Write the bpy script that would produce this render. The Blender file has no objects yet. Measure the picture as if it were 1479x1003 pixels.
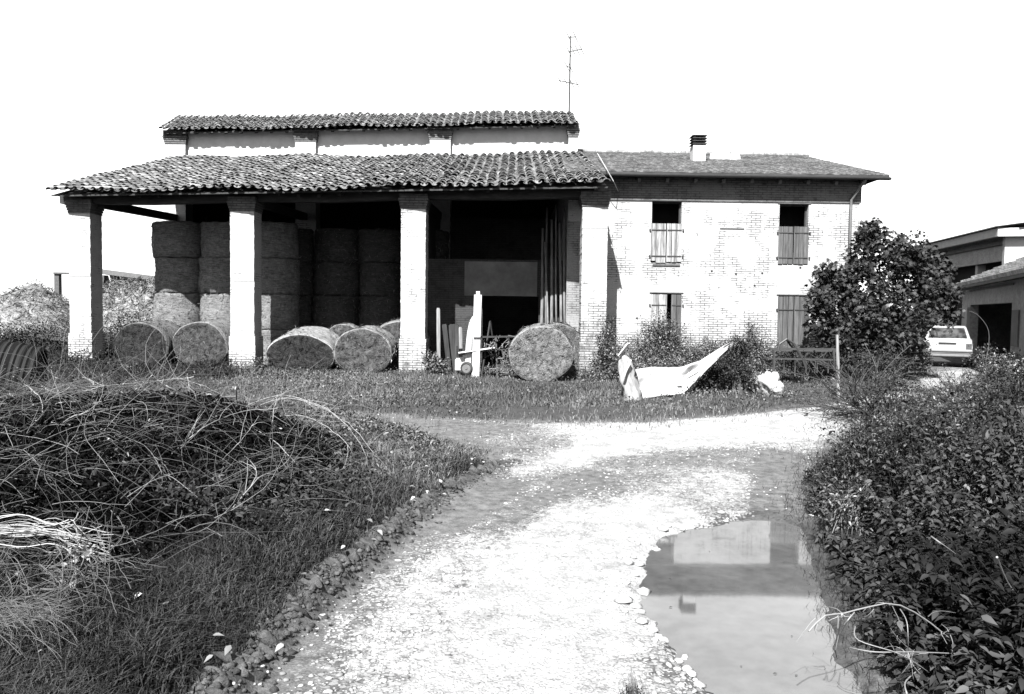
import bpy, math, random
import numpy as np
random.seed(7); rng = np.random.default_rng(11)
PI = math.pi
sc = bpy.context.scene
COL = sc.collection
# ------------------------------------------------------------------ camera
W0, H0, F = 1479.0, 1003.0, 1150.0
CAM = np.array([0, 0, 2.2]); PITCH = math.atan(53.5/F); ROLL = 0.0125
cp, sp = math.cos(PITCH), math.sin(PITCH)
fw = np.array([0, cp, -sp]); up0 = np.array([0, sp, cp]); rt0 = np.array([1.0, 0, 0])
# horizon falls to the right in the picture: camera turned counter-clockwise
rt = rt0*math.cos(ROLL) + up0*math.sin(ROLL)
up = up0*math.cos(ROLL) - rt0*math.sin(ROLL)
def ray(px, py):
    return fw + rt*((px-W0/2)/F) - up*((py-H0/2)/F)
def at(px, py, D):
    r = ray(px, py); return CAM + r*(D/r[1])
def hb(y):      # general rise of the yard towards the buildings
    t = np.clip((np.asarray(y, float)-11.5)/6.5, 0, 1); return 0.32*t*t*(3-2*t)
def G(px, py):
    z = 0.0
    for _ in range(12):
        r = ray(px, py); p = CAM + r*((z-CAM[2])/r[2]); z = float(hb(p[1]))
    return (p[0], p[1])
cam = bpy.data.cameras.new('camera'); co = bpy.data.objects.new('camera', cam); COL.objects.link(co)
cam.sensor_width = 36; cam.lens = 36*F/W0; cam.clip_end = 3000; cam.clip_start = 0.05
from mathutils import Matrix, Vector, noise as mnoise
m = Matrix(((rt[0], up[0], -fw[0], CAM[0]), (rt[1], up[1], -fw[1], CAM[1]), (rt[2], up[2], -fw[2], CAM[2]), (0, 0, 0, 1)))
co.matrix_world = m; sc.camera = co
# ------------------------------------------------------------------ light
w = bpy.data.worlds.new("World"); sc.world = w; w.use_nodes = True
nt = w.node_tree; nt.nodes.clear()
sky = nt.nodes.new('ShaderNodeTexSky'); sky.sky_type = 'NISHITA'; sky.sun_disc = False
KX, KT = 0.27, 1.02
L = Vector((KX, 1.0, -KT)).normalized()
elev = math.asin(-L.z); az = math.atan2(-L.x, -L.y)
sky.sun_elevation = elev; sky.sun_rotation = az % (2*PI)
sky.air_density = 1.0; sky.dust_density = 1.0; sky.ozone_density = 1.0
hs = nt.nodes.new('ShaderNodeHueSaturation'); hs.inputs['Saturation'].default_value = 0
bg = nt.nodes.new('ShaderNodeBackground'); bg.inputs[1].default_value = 0.05
wo = nt.nodes.new('ShaderNodeOutputWorld')
bwn = nt.nodes.new('ShaderNodeRGBToBW'); mx = nt.nodes.new('ShaderNodeMath'); mx.operation = 'MAXIMUM'; mx.inputs[1].default_value = 0.1475/0.05   # thin even white cloud veil
nt.links.new(sky.outputs[0], hs.inputs['Color']); nt.links.new(hs.outputs[0], bwn.inputs[0]); nt.links.new(bwn.outputs[0], mx.inputs[0]); nt.links.new(mx.outputs[0], bg.inputs[0]); nt.links.new(bg.outputs[0], wo.inputs[0])
sl = bpy.data.lights.new('sun', 'SUN'); sl.energy = 5.0; sl.angle = math.radians(0.53); sl.color = (1, 1, 1)
so = bpy.data.objects.new('sun', sl); COL.objects.link(so); so.rotation_euler = L.to_track_quat('-Z', 'Y').to_euler(); so.location = (-10, -20, 40)
sc.view_settings.view_transform = 'Standard'; sc.view_settings.look = 'None'; sc.view_settings.gamma = 1
sc.view_settings.exposure = 2.8
KA = 0.262   # film-negative greys of the scene's own surfaces
# ------------------------------------------------------------------ materials
def newmat(name):
    mt = bpy.data.materials.new(name); mt.use_nodes = True; n = mt.node_tree; n.nodes.clear()
    o = n.nodes.new('ShaderNodeOutputMaterial'); b = n.nodes.new('ShaderNodeBsdfPrincipled'); n.links.new(b.outputs[0], o.inputs[0])
    return mt, n, b
def N(n, t, **k):
    nd = n.nodes.new(t)
    for a, v in k.items():
        if a.startswith('i_'):
            key = a[2:]; key = int(key) if key.isdigit() else key
            nd.inputs[key].default_value = v
        else: setattr(nd, a, v)
    return nd
def math_(n, op, a, b=None, c=None, clamp=False):
    nd = n.nodes.new('ShaderNodeMath'); nd.operation = op; nd.use_clamp = clamp
    for i, x in enumerate((a, b, c)):
        if x is None: continue
        if isinstance(x, (int, float)): nd.inputs[i].default_value = x
        else: n.links.new(x, nd.inputs[i])
    return nd.outputs[0]
def ramp(n, x, a, b, lo=0.0, hi=1.0):
    nd = n.nodes.new('ShaderNodeMapRange'); nd.clamp = True
    n.links.new(x, nd.inputs[0]); nd.inputs[1].default_value = a; nd.inputs[2].default_value = b
    nd.inputs[3].default_value = lo; nd.inputs[4].default_value = hi
    return nd.outputs[0]
def objco(n, scale=(1, 1, 1)):
    tc = n.nodes.new('ShaderNodeTexCoord'); mp = n.nodes.new('ShaderNodeMapping'); n.links.new(tc.outputs['Object'], mp.inputs[0])
    mp.inputs['Scale'].default_value = scale; return mp.outputs[0]
def noise(n, vec, scale, detail=4, rough=0.55):
    nd = n.nodes.new('ShaderNodeTexNoise'); n.links.new(vec, nd.inputs['Vector']); nd.inputs['Scale'].default_value = scale
    nd.inputs['Detail'].default_value = detail; nd.inputs['Roughness'].default_value = rough
    return nd.outputs['Fac']
def bump(n, b, h, strength=0.4, dist=0.02):
    bm = n.nodes.new('ShaderNodeBump'); bm.inputs['Strength'].default_value = strength; bm.inputs['Distance'].default_value = dist
    n.links.new(h, bm.inputs['Height']); n.links.new(bm.outputs[0], b.inputs['Normal'])
def plain(name, v, rough=0.8, var=0.35, scale=6, stretch=(1, 1, 1), tint=False, bmp=0.3, bdist=0.01, spec=0.3, metal=0.0, sc2=None):
    mt, n, b = newmat(name)
    vec = objco(n, stretch)
    f = noise(n, vec, scale, 6, 0.65)
    v = v*KA
    c = ramp(n, f, 0.3, 0.7, v*(1-var), v*(1+var))
    if sc2:
        f2 = noise(n, vec, sc2, 3, 0.6); c = math_(n, 'MULTIPLY', c, ramp(n, f2, 0.3, 0.7, 1-var, 1+var))
    if tint:
        a = N(n, 'ShaderNodeAttribute', attribute_name='tint'); c = math_(n, 'MULTIPLY', c, a.outputs['Fac'])
    n.links.new(c, b.inputs['Base Color']); b.inputs['Roughness'].default_value = rough
    b.inputs['Specular IOR Level'].default_value = spec; b.inputs['Metallic'].default_value = metal
    if bmp: bump(n, b, f, bmp, bdist)
    return mt
def leafmat(name, v, rough=0.55, spec=0.35, trans=0.0):
    mt, n, b = newmat(name)
    a = N(n, 'ShaderNodeAttribute', attribute_name='tint')
    c = math_(n, 'MULTIPLY', a.outputs['Fac'], v*KA)
    n.links.new(c, b.inputs['Base Color']); b.inputs['Roughness'].default_value = rough; b.inputs['Specular IOR Level'].default_value = spec
    return mt
def brickmat(name, white=0.72, line=0.16, thr=0.5, brick=0.3, bthr=0.62, soft=0.06, low=None, lowh=1.7):
    white, line, brick = white*.74, line*.7, brick*.72
    """whitewashed brick: limewash with joints showing through in patches, bare bricks in others"""
    mt, n, b = newmat(name)
    tc = n.nodes.new('ShaderNodeTexCoord'); sx = n.nodes.new('ShaderNodeSeparateXYZ'); n.links.new(tc.outputs['Object'], sx.inputs[0])
    cx = n.nodes.new('ShaderNodeCombineXYZ'); n.links.new(math_(n, 'ADD', sx.outputs[0], sx.outputs[1]), cx.inputs[0]); n.links.new(sx.outputs[2], cx.inputs[1])
    br = N(n, 'ShaderNodeTexBrick', i_Scale=1.0); br.inputs['Brick Width'].default_value = 0.27; br.inputs['Row Height'].default_value = 0.07
    br.inputs['Mortar Size'].default_value = 0.012; br.inputs['Mortar Smooth'].default_value = 0.2; n.links.new(cx.outputs[0], br.inputs['Vector'])
    br.inputs['Color1'].default_value = (0.5,)*3+(1,); br.inputs['Color2'].default_value = (1.0,)*3+(1,); br.inputs['Mortar'].default_value = (0.75,)*3+(1,)
    P = tc.outputs['Object']
    big = noise(n, P, 0.8, 5, 0.6); mid = noise(n, P, 3.5, 5, 0.7); fine = noise(n, P, 28, 4, 0.6)
    patch = math_(n, 'ADD', math_(n, 'MULTIPLY', big, 0.6), math_(n, 'MULTIPLY', mid, 0.4))
    if low is not None:   # limewash worn near the ground
        patch = math_(n, 'ADD', patch, ramp(n, sx.outputs[2], low, low+lowh, 0.17, 0.0))
    showl = math_(n, 'MULTIPLY', br.outputs['Fac'], ramp(n, patch, thr, thr+soft))
    showb = math_(n, 'MULTIPLY', ramp(n, patch, bthr, bthr+soft), ramp(n, mid, 0.4, 0.6))
    base = ramp(n, math_(n, 'ADD', math_(n, 'MULTIPLY', mid, .5), math_(n, 'MULTIPLY', fine, .5)), 0.35, 0.65, white*0.72, white*1.12)
    rgb = n.nodes.new('ShaderNodeRGBToBW'); n.links.new(br.outputs['Color'], rgb.inputs[0])
    bc = math_(n, 'MULTIPLY', rgb.outputs[0], brick)
    m1 = n.nodes.new('ShaderNodeMix'); m1.data_type = 'FLOAT'; n.links.new(showb, m1.inputs[0]); n.links.new(base, m1.inputs[2]); n.links.new(bc, m1.inputs[3])
    m2 = n.nodes.new('ShaderNodeMix'); m2.data_type = 'FLOAT'; n.links.new(showl, m2.inputs[0]); n.links.new(m1.outputs[0], m2.inputs[2]); m2.inputs[3].default_value = line
    n.links.new(m2.outputs[0], b.inputs['Base Color']); b.inputs['Roughness'].default_value = 0.9; b.inputs['Specular IOR Level'].default_value = 0.1
    hgt = math_(n, 'ADD', math_(n, 'MULTIPLY', br.outputs['Fac'], -0.7), math_(n, 'MULTIPLY', fine, 0.5))
    bump(n, b, hgt, 0.35, 0.012)
    return mt
def tilemat(name, v, rows=None):
    mt, n, b = newmat(name); v = v*0.31
    vec = objco(n)
    a = N(n, 'ShaderNodeAttribute', attribute_name='tint')
    f = noise(n, vec, 9, 6, 0.7); f2 = noise(n, vec, 1.1, 4, 0.6)
    lich = ramp(n, f, 0.5, 0.62, 0.0, 1.0)
    c = math_(n, 'MULTIPLY', ramp(n, f, 0.3, 0.7, v*0.55, v*1.3), a.outputs['Fac'])
    c = math_(n, 'MULTIPLY', c, ramp(n, f2, 0.35, 0.65, 0.75, 1.3))
    c = math_(n, 'ADD', c, math_(n, 'MULTIPLY', lich, 0.028))
    n.links.new(c, b.inputs['Base Color']); b.inputs['Roughness'].default_value = 0.9; b.inputs['Specular IOR Level'].default_value = 0.15
    bump(n, b, f, 0.5, 0.01)
    return mt
def woodmat(name, v, var=0.5, along='z'):
    s = {'z': (14, 14, 1.0), 'x': (1.0, 14, 14), 'y': (14, 1.0, 14)}[along]
    return plain(name, v, 0.85, var, 2.2, s, bmp=0.5, bdist=0.008, spec=0.15, sc2=0.5)
def haymat(name, v, along='z', ring=38, var=0.6):
    """bound hay: string lines across the axis over matted stalks"""
    mt, n, b = newmat(name); v = v*KA
    vec = objco(n)
    st = {'z': (3, 3, 30), 'y': (3, 30, 3)}[along]
    vs = objco(n, st)
    f = noise(n, vs, 1.6, 6, 0.75); g = noise(n, vec, 22, 5, 0.75); k = noise(n, vec, 2.2, 4, 0.6)
    c = math_(n, 'ADD', math_(n, 'MULTIPLY', f, 0.7), math_(n, 'MULTIPLY', g, 0.3))
    c = ramp(n, c, 0.38, 0.60, v*(1-var), v*(1+var))
    c = math_(n, 'MULTIPLY', c, ramp(n, k, 0.3, 0.7, 0.8, 1.2))
    a = N(n, 'ShaderNodeAttribute', attribute_name='tint'); c = math_(n, 'MULTIPLY', c, a.outputs['Fac'])
    n.links.new(c, b.inputs['Base Color']); b.inputs['Roughness'].default_value = 0.95; b.inputs['Specular IOR Level'].default_value = 0.05
    bump(n, b, math_(n, 'ADD', f, g), 0.9, 0.04)
    return mt
MT = {
 'house': brickmat('limewashed_brick', 0.215, 0.035, 0.50, 0.10, 0.61, low=0.3),
 'pillar': brickmat('pillar_brick', 0.225, 0.045, 0.54, 0.10, 0.63, low=-0.2),
 'pillar_r': brickmat('worn_pier_brick', 0.215, 0.045, 0.55, 0.10, 0.63, low=1.0, lowh=2.6),
 'bare': brickmat('bare_brick', 0.085, 0.03, 0.38, 0.06, 0.42, soft=0.12),
 'inner': brickmat('shaded_inner_brick', 0.03, 0.014, 0.38, 0.022, 0.42, soft=0.12), 'pier': brickmat('worn_brick', 0.14, 0.04, 0.45, 0.09, 0.5, soft=0.12),  # inner: bare brick with the interior shade put into its colour
 'plaster': plain('old_plaster', 0.2, 0.9, 0.25, 3, sc2=0.7),
 'plaster_w': plain('white_plaster', 0.72, 0.9, 0.12, 3),
 'concrete': plain('grey_render', 0.62, 0.9, 0.25, 2.5, sc2=12),
 'concrete_d': plain('dark_render', 0.2, 0.9, 0.3, 2.5, sc2=12),
 'tile': tilemat('barrel_tile', 0.165), 'tile_f': tilemat('flat_tile', 0.145), 'tile_s': tilemat('shed_tile', 0.8),
 'darkwood': woodmat('dark_timber', 0.05), 'darkwoodx': woodmat('dark_timber_beam', 0.06, along='x'),
 'shutter_a': woodmat('pale_weathered_boards', 0.36, 0.65), 'shutter_b': woodmat('grey_weathered_boards', 0.115, 0.45),
 'palewood': woodmat('pale_stake_wood', 0.32, 0.4), 'pole': woodmat('pole_wood', 0.2, 0.5),
 'metal_d': plain('dark_metal', 0.035, 0.6, 0.3, 8), 'metal_r': plain('rusty_metal', 0.09, 0.8, 0.5, 9), 'metal_g': plain('grey_metal', 0.16, 0.6, 0.2, 8),
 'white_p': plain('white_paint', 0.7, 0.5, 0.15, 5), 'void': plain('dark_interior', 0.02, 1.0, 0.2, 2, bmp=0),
 'hay': haymat('hay_side', 0.26, 'z'), 'hayy': haymat('hay_bale_side', 0.3, 'y'), 'hayend': plain('hay_bale_end', 0.14, 0.95, 0.6, 30, tint=True, bmp=1.0, bdist=0.04, sc2=8, spec=0.05),
 'straw': leafmat('loose_straw', 0.3, 0.8, 0.1), 'heap': plain('straw_heap', 0.26, 0.95, 0.6, 3.0, sc2=11, bmp=1.0, bdist=0.15, spec=0.05),
 'grass': leafmat('grass_blade', 0.125, 0.7, 0.12), 'grass_n': leafmat('bank_grass_blade', 0.037, 0.75, 0.05),
 'leaf': leafmat('shrub_leaf', 0.062, 0.5, 0.35), 'leaf_d': leafmat('dark_leaf', 0.028, 0.65, 0.08), 'leaf_n': leafmat('nettle_leaf', 0.042, 0.65, 0.08),
 'fig': leafmat('fig_leaf', 0.046, 0.6, 0.1), 'fallen': leafmat('fallen_leaf', 0.36, 0.6, 0.2),
 'twig': leafmat('twig_bark', 0.18, 0.7, 0.25), 'bark': plain('bark', 0.09, 0.9, 0.5, 8, (3, 3, 1)), 'bleached': leafmat('bleached_stalk', 0.36, 0.7, 0.2),
 'tarp': plain('white_plastic_sheet', 0.60, 0.45, 0.3, 2.2, bmp=0.25, bdist=0.03, spec=0.4), 'tarp_g': plain('grey_cloth_wrap', 0.36, 0.8, 0.4, 4, (6, 6, 1), bmp=0.6),
 'stone': leafmat('pale_stone', 0.46, 0.85, 0.2), 'ribbed': plain('ribbed_dark_sheet', 0.022, 0.75, 0.35, 3, spec=0.1),
 'carpaint': plain('white_car_paint', 0.5, 0.3, 0.08, 4, bmp=0, spec=0.5), 'plastic': plain('grey_bumper', 0.25, 0.6, 0.15, 6, bmp=0), 'rubber': plain('rubber', 0.03, 0.8, 0.2, 9),
 'lamp': plain('tail_lamp', 0.12, 0.25, 0.1, 6, bmp=0, spec=0.5), 'black': plain('black_trim', 0.02, 0.5, 0.1, 5, bmp=0),
}
def glassmat():
    mt, n, b = newmat('car_glass'); b.inputs['Base Color'].default_value = (0.1, 0.1, 0.1, 1); b.inputs['Roughness'].default_value = 0.08
    b.inputs['Specular IOR Level'].default_value = 0.2
    f = noise(n, objco(n), 3.0, 3); n.links.new(ramp(n, f, 0.42, 0.6, 0.006, 0.03), b.inputs['Base Color']); return mt
MT['glass'] = glassmat()
# ------------------------------------------------------------------ object helpers
def tag(o, label=None, cat=None, group=None, kind=None):
    if label: o['label'] = label
    if cat: o['category'] = cat
    if group: o['group'] = group
    if kind: o['kind'] = kind
    return o
def thing(name, label, cat, loc=(0, 0, 0), group=None, rz=0):
    o = bpy.data.objects.new(name, None); COL.objects.link(o); o.location = loc; o.rotation_euler = (0, 0, rz); o.empty_display_size = 0.2
    return tag(o, label, cat, group)
def link(name, me, parent=None, mats=()):
    o = bpy.data.objects.new(name, me); COL.objects.link(o)
    for mt in mats: me.materials.append(mt)
    if parent is not None:
        o.parent = parent
        o.matrix_parent_inverse = Matrix.Identity(4)
    return o
class MB:
    """collects shapes into one mesh; coordinates are local to the parent's origin"""
    def __init__(s, org=(0, 0, 0)): s.v = []; s.f = []; s.t = []; s.m = []; s.org = np.array(org, float)
    def add(s, vs, fs, tint=1.0, mi=0):
        k = len(s.v); s.v += [tuple(np.asarray(p, float)-s.org) for p in vs]
        for f in fs: s.f.append(tuple(i+k for i in f)); s.t.append(tint); s.m.append(mi)
    def hexa(s, p, tint=1.0, mi=0):   # p: 4 bottom then 4 top
        s.add(p, [(3, 2, 1, 0), (4, 5, 6, 7), (0, 1, 5, 4), (1, 2, 6, 5), (2, 3, 7, 6), (3, 0, 4, 7)], tint, mi)
    def box(s, x0, x1, y0, y1, z0, z1, tint=1.0, mi=0):
        s.hexa([(x0, y0, z0), (x1, y0, z0), (x1, y1, z0), (x0, y1, z0), (x0, y0, z1), (x1, y0, z1), (x1, y1, z1), (x0, y1, z1)], tint, mi)
    def bar(s, a, b, w, h=None, upv=(0, 0, 1), tint=1.0, mi=0, w2=None):
        a = np.array(a, float); b = np.array(b, float); h = h or w; d = b-a; d /= np.linalg.norm(d)
        u = np.cross(d, upv)
        if np.linalg.norm(u) < 1e-3: u = np.cross(d, (0, 1, 0))
        u /= np.linalg.norm(u); v = np.cross(u, d); q = (w2 or w)/w
        P = [a-u*w/2-v*h/2, a+u*w/2-v*h/2, a+u*w/2+v*h/2, a-u*w/2+v*h/2]
        Q = [b+q*(p-a) for p in P]
        s.hexa(P+Q, tint, mi)
    def tube(s, pts, rad, n=8, tint=1.0, mi=0, caps=True):
        pts = [np.array(p, float) for p in pts]; K = len(pts)
        if isinstance(rad, (int, float)): rad = [rad]*K
        vs = []; prev = None
        for i, p in enumerate(pts):
            d = pts[min(i+1, K-1)]-pts[max(i-1, 0)]; d /= (np.linalg.norm(d)+1e-9)
            u = np.cross(d, (0, 0, 1)) if prev is None else prev-d*np.dot(prev, d)
            if np.linalg.norm(u) < 1e-3: u = np.cross(d, (0, 1, 0))
            u /= np.linalg.norm(u); v = np.cross(d, u); prev = u
            for k in range(n):
                a = 2*PI*k/n; vs.append(p+rad[i]*(u*math.cos(a)+v*math.sin(a)))
        fs = [(i*n+k, i*n+(k+1) % n, (i+1)*n+(k+1) % n, (i+1)*n+k) for i in range(K-1) for k in range(n)]
        if caps: fs += [tuple(range(n-1, -1, -1)), tuple((K-1)*n+k for k in range(n))]
        s.add(vs, fs, tint, mi)
    def build(s, name, mat, parent=None, smooth=False):
        me = bpy.data.meshes.new(name); me.from_pydata(s.v, [], s.f)
        mats = mat if isinstance(mat, (list, tuple)) else [mat]
        me.attributes.new('tint', 'FLOAT', 'FACE').data.foreach_set('value', s.t)
        me.polygons.foreach_set('material_index', s.m)
        if smooth: me.polygons.foreach_set('use_smooth', [True]*len(s.f))
        o = link(name, me, parent, mats); me.update(); return o
def meshnp(name, V, T, tint, mat, parent=None, smooth=False):
    """triangles from arrays; tint per face"""
    V = np.ascontiguousarray(V, dtype=np.float32); T = np.ascontiguousarray(T, dtype=np.int32)
    me = bpy.data.meshes.new(name); me.vertices.add(len(V)); me.vertices.foreach_set('co', V.ravel())
    nf, k = T.shape
    me.loops.add(nf*k); me.loops.foreach_set('vertex_index', T.ravel()); me.polygons.add(nf)
    me.polygons.foreach_set('loop_start', np.arange(0, nf*k, k, dtype=np.int32))
    me.attributes.new('tint', 'FLOAT', 'FACE').data.foreach_set('value', np.ascontiguousarray(tint, dtype=np.float32))
    if smooth: me.polygons.foreach_set('use_smooth', np.ones(nf, dtype=bool))
    me.update(calc_edges=True); return link(name, me, parent, [mat])
def unit(v): return v/(np.linalg.norm(v, axis=-1, keepdims=True)+1e-9)
def rnd_dirs(n, upb=0.0):
    d = rng.normal(size=(n, 3)); d[:, 2] += upb; return unit(d)
SHAPES = {
 'diamond': (np.array([(0, 0, 0), (.5, .5, .1), (0, 1, 0), (-.5, .5, .1)]), np.array([(0, 1, 2), (0, 2, 3)])),
 'pointed': (np.array([(0, 0, 0), (.36, .25, .06), (.34, .5, .06), (0, 1.0, -.15), (-.34, .5, .06), (-.36, .25, .06), (0, .5, 0)]),
             np.array([(0, 1, 6), (1, 2, 6), (2, 3, 6), (3, 4, 6), (4, 5, 6), (5, 0, 6)])),
 'lobed': (np.array([(0, 0, 0), (.35, .1, -.03), (.62, .35, -.1), (.3, .45, .02), (.5, .85, -.08), (.13, .68, .02), (0, 1.1, -.1), (-.13, .68, .02), (-.5, .85, -.08), (-.3, .45, .02), (-.62, .35, -.1), (-.35, .1, -.03), (0, .42, .06)]),
           np.array([(i, (i+1) % 12, 12) for i in range(12)])),
}
def leaves(P, axis, nrm, ln, wd, shape='diamond', tint=None):
    S, T = SHAPES[shape]; n = len(P); axis = unit(axis); side = unit(np.cross(axis, nrm)); nr = np.cross(side, axis)
    ln = np.broadcast_to(ln, n)[:, None, None]; wd = np.broadcast_to(wd, n)[:, None, None]
    V = P[:, None, :] + side[:, None, :]*S[None, :, 0:1]*wd + axis[:, None, :]*S[None, :, 1:2]*ln + nr[:, None, :]*S[None, :, 2:3]*ln
    k = len(S); TT = (T[None]+np.arange(n)[:, None, None]*k).reshape(-1, 3)
    if tint is None: tint = rng.uniform(0.4, 1.5, n)
    tint = tint*np.exp(rng.normal(size=n)*.35)
    return V.reshape(-1, 3), TT, np.repeat(tint, len(T))
def blades(P, h, wd, lean=0.5, tint=None):
    n = len(P); a = rng.uniform(0, 2*PI, n); d = np.stack([np.cos(a), np.sin(a), np.zeros(n)], 1); b = rng.uniform(0, 2*PI, n)
    s = np.stack([np.cos(b), np.sin(b), np.zeros(n)], 1)*wd[:, None]/2
    ln = rng.uniform(0.1, 1, n)*lean; up_ = np.array([0, 0, 1.0])
    m1 = P + d*(h*ln*0.35)[:, None] + up_*(h*0.6)[:, None]; tp = P + d*(h*ln*1.1)[:, None] + up_*(h*(1-0.35*ln))[:, None]
    V = np.stack([P-s, P+s, m1-s*.8, m1+s*.8, tp], 1).reshape(-1, 3)
    T = (np.array([(0, 1, 3), (0, 3, 2), (2, 3, 4)])[None]+np.arange(n)[:, None, None]*5).reshape(-1, 3)
    if tint is None: tint = rng.uniform(0.45, 1.7, n)
    return V, T, np.repeat(tint, 3)
def tubes(paths, rad, sides=3, tint=None):
    """paths (n,k,3), rad (n,k)"""
    n, k, _ = paths.shape; d = np.gradient(paths, axis=1); d = unit(d)
    ref = np.where(np.abs(d[..., 2:3]) > 0.9, np.array([1.0, 0, 0]), np.array([0, 0, 1.0])); u = unit(np.cross(d, ref)); v = np.cross(d, u)
    an = np.arange(sides)*2*PI/sides
    V = paths[:, :, None, :] + rad[:, :, None, None]*(u[:, :, None, :]*np.cos(an)[None, None, :, None]+v[:, :, None, :]*np.sin(an)[None, None, :, None])
    q = []
    for i in range(k-1):
        for j in range(sides):
            a, b = i*sides+j, i*sides+(j+1) % sides; q += [(a, b, b+sides), (a, b+sides, a+sides)]
    q = np.array(q); T = (q[None]+np.arange(n)[:, None, None]*(k*sides)).reshape(-1, 3)
    if tint is None: tint = rng.uniform(0.5, 1.4, n)
    return V.reshape(-1, 3), T, np.repeat(tint, len(q))
def curves(P, D, length, k=9, droop=0.5, wob=0.35):
    n = len(P); out = np.zeros((n, k, 3)); out[:, 0] = P; d = unit(D); length = np.broadcast_to(length, n)
    c = rng.normal(size=(n, 3))*wob/k
    for i in range(1, k):
        d = unit(d + c + rng.normal(size=(n, 3))*wob/k*0.6 + np.array([0, 0, -droop/k])); out[:, i] = out[:, i-1]+d*(length/(k-1))[:, None]
    return out
def merge(parts):
    V = []; T = []; t = []; k = 0
    for v, f, ti in parts: V.append(v); T.append(f+k); t.append(ti); k += len(v)
    return np.concatenate(V), np.concatenate(T), np.concatenate(t)
# ------------------------------------------------------------------ ground plan (world coordinates)
def WP(lst): return np.array([G(*p) for p in lst])
def sdf(poly, x, y):
    x = np.asarray(x, float); y = np.asarray(y, float); d = np.full(x.shape, 1e18); inside = np.zeros(x.shape, bool); n = len(poly)
    for i in range(n):
        ax, ay = poly[i]; bx, by = poly[(i+1) % n]; ex, ey = bx-ax, by-ay
        t = np.clip(((x-ax)*ex+(y-ay)*ey)/(ex*ex+ey*ey+1e-12), 0, 1)
        d = np.minimum(d, (x-ax-t*ex)**2+(y-ay-t*ey)**2)
        c = ((ay > y) != (by > y)) & (x < (bx-ax)*(y-ay)/(by-ay+1e-12)+ax); inside ^= c
    d = np.sqrt(d); return np.where(inside, -d, d)
EDGE_L = [(150, 1190), (260, 1075), (345, 990), (405, 925), (475, 862), (545, 802), (605, 750), (665, 708), (715, 678), (690, 650), (620, 632), (560, 618), (480, 606)]
EDGE_U = [(440, 592), (545, 598), (640, 604), (760, 610), (930, 611), (1020, 603), (1100, 596), (1210, 583), (1290, 560), (1330, 546), (1345, 528), (1420, 528)]
EDGE_R = [(1440, 548), (1400, 560), (1330, 578), (1262, 597), (1235, 625), (1190, 662), (1160, 705), (1172, 765), (1195, 830), (1235, 920), (1290, 1003), (1400, 1150), (1500, 1300)]
ROADP = WP(EDGE_L+EDGE_U+EDGE_R); ROADP = np.vstack([ROADP, [[2.5, 1.0], [2.2, -3], [-2.0, -3], [-1.8, 1.5]]])
PUDP = WP([(928, 835), (945, 792), (978, 768), (1045, 752), (1108, 746), (1160, 760), (1182, 820), (1196, 880), (1215, 950), (1240, 1010), (1270, 1100), (1080, 1100), (1035, 1000), (985, 950), (950, 905), (925, 868)])
RIDGE = WP([(200, 1130), (280, 1055), (345, 992), (400, 925), (470, 862), (540, 803), (600, 750), (658, 708), (712, 680), (760, 662)])
LW = WP(EDGE_L[:9]); RW = WP(EDGE_R[3:][::-1])
def xl(y): return np.interp(y, LW[:, 1], LW[:, 0])
def xr(y): return np.interp(y, RW[:, 1], RW[:, 0])
def sst(a, b, x): t = np.clip((x-a)/(b-a), 0, 1); return t*t*(3-2*t)
_ph = rng.uniform(0, 6.28, (24, 3)); _dr = rng.normal(size=(24, 2))
def fbm(x, y, s=1.0):
    x = np.asarray(x)*s; y = np.asarray(y)*s; o = 0
    for i in range(24):
        f = 1.17**i*0.5; o = o + np.sin((_dr[i, 0]*x+_dr[i, 1]*y)*f+_ph[i, 0]+1.7*np.sin((_dr[i, 1]*x-_dr[i, 0]*y)*f*0.6+_ph[i, 1]))/f**0.8
    return o*0.12
def left_d(x, y): return np.where((y < 15.5) & (x < (xl(y)+xr(y))/2), np.maximum(sdf(ROADP, x, y), 0), 0)
def right_d(x, y): return np.where((y < 17.0) & (x > (xl(y)+xr(y))/2), np.maximum(sdf(ROADP, x, y), 0), 0)
def mound(x, y, cx, cy, rx, ry, h): return h*np.exp(-(((x-cx)/rx)**2+((y-cy)/ry)**2))
def ridge_z(x, y):   # low squeezed-up mud lip along the left wheel track
    d = np.full(x.shape, 9.0); q = RIDGE
    for i in range(len(q)-1):
        a = q[i]; e = q[i+1]-a; t = np.clip(((x-a[0])*e[0]+(y-a[1])*e[1])/(e@e), 0, 1); d = np.minimum(d, np.hypot(x-a[0]-t*e[0], y-a[1]-t*e[1]))
    return .145*sst(.22, .05, d)*(.6+.8*fbm(x, y, 7.0))*sst(11.5, 9, y)
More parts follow.
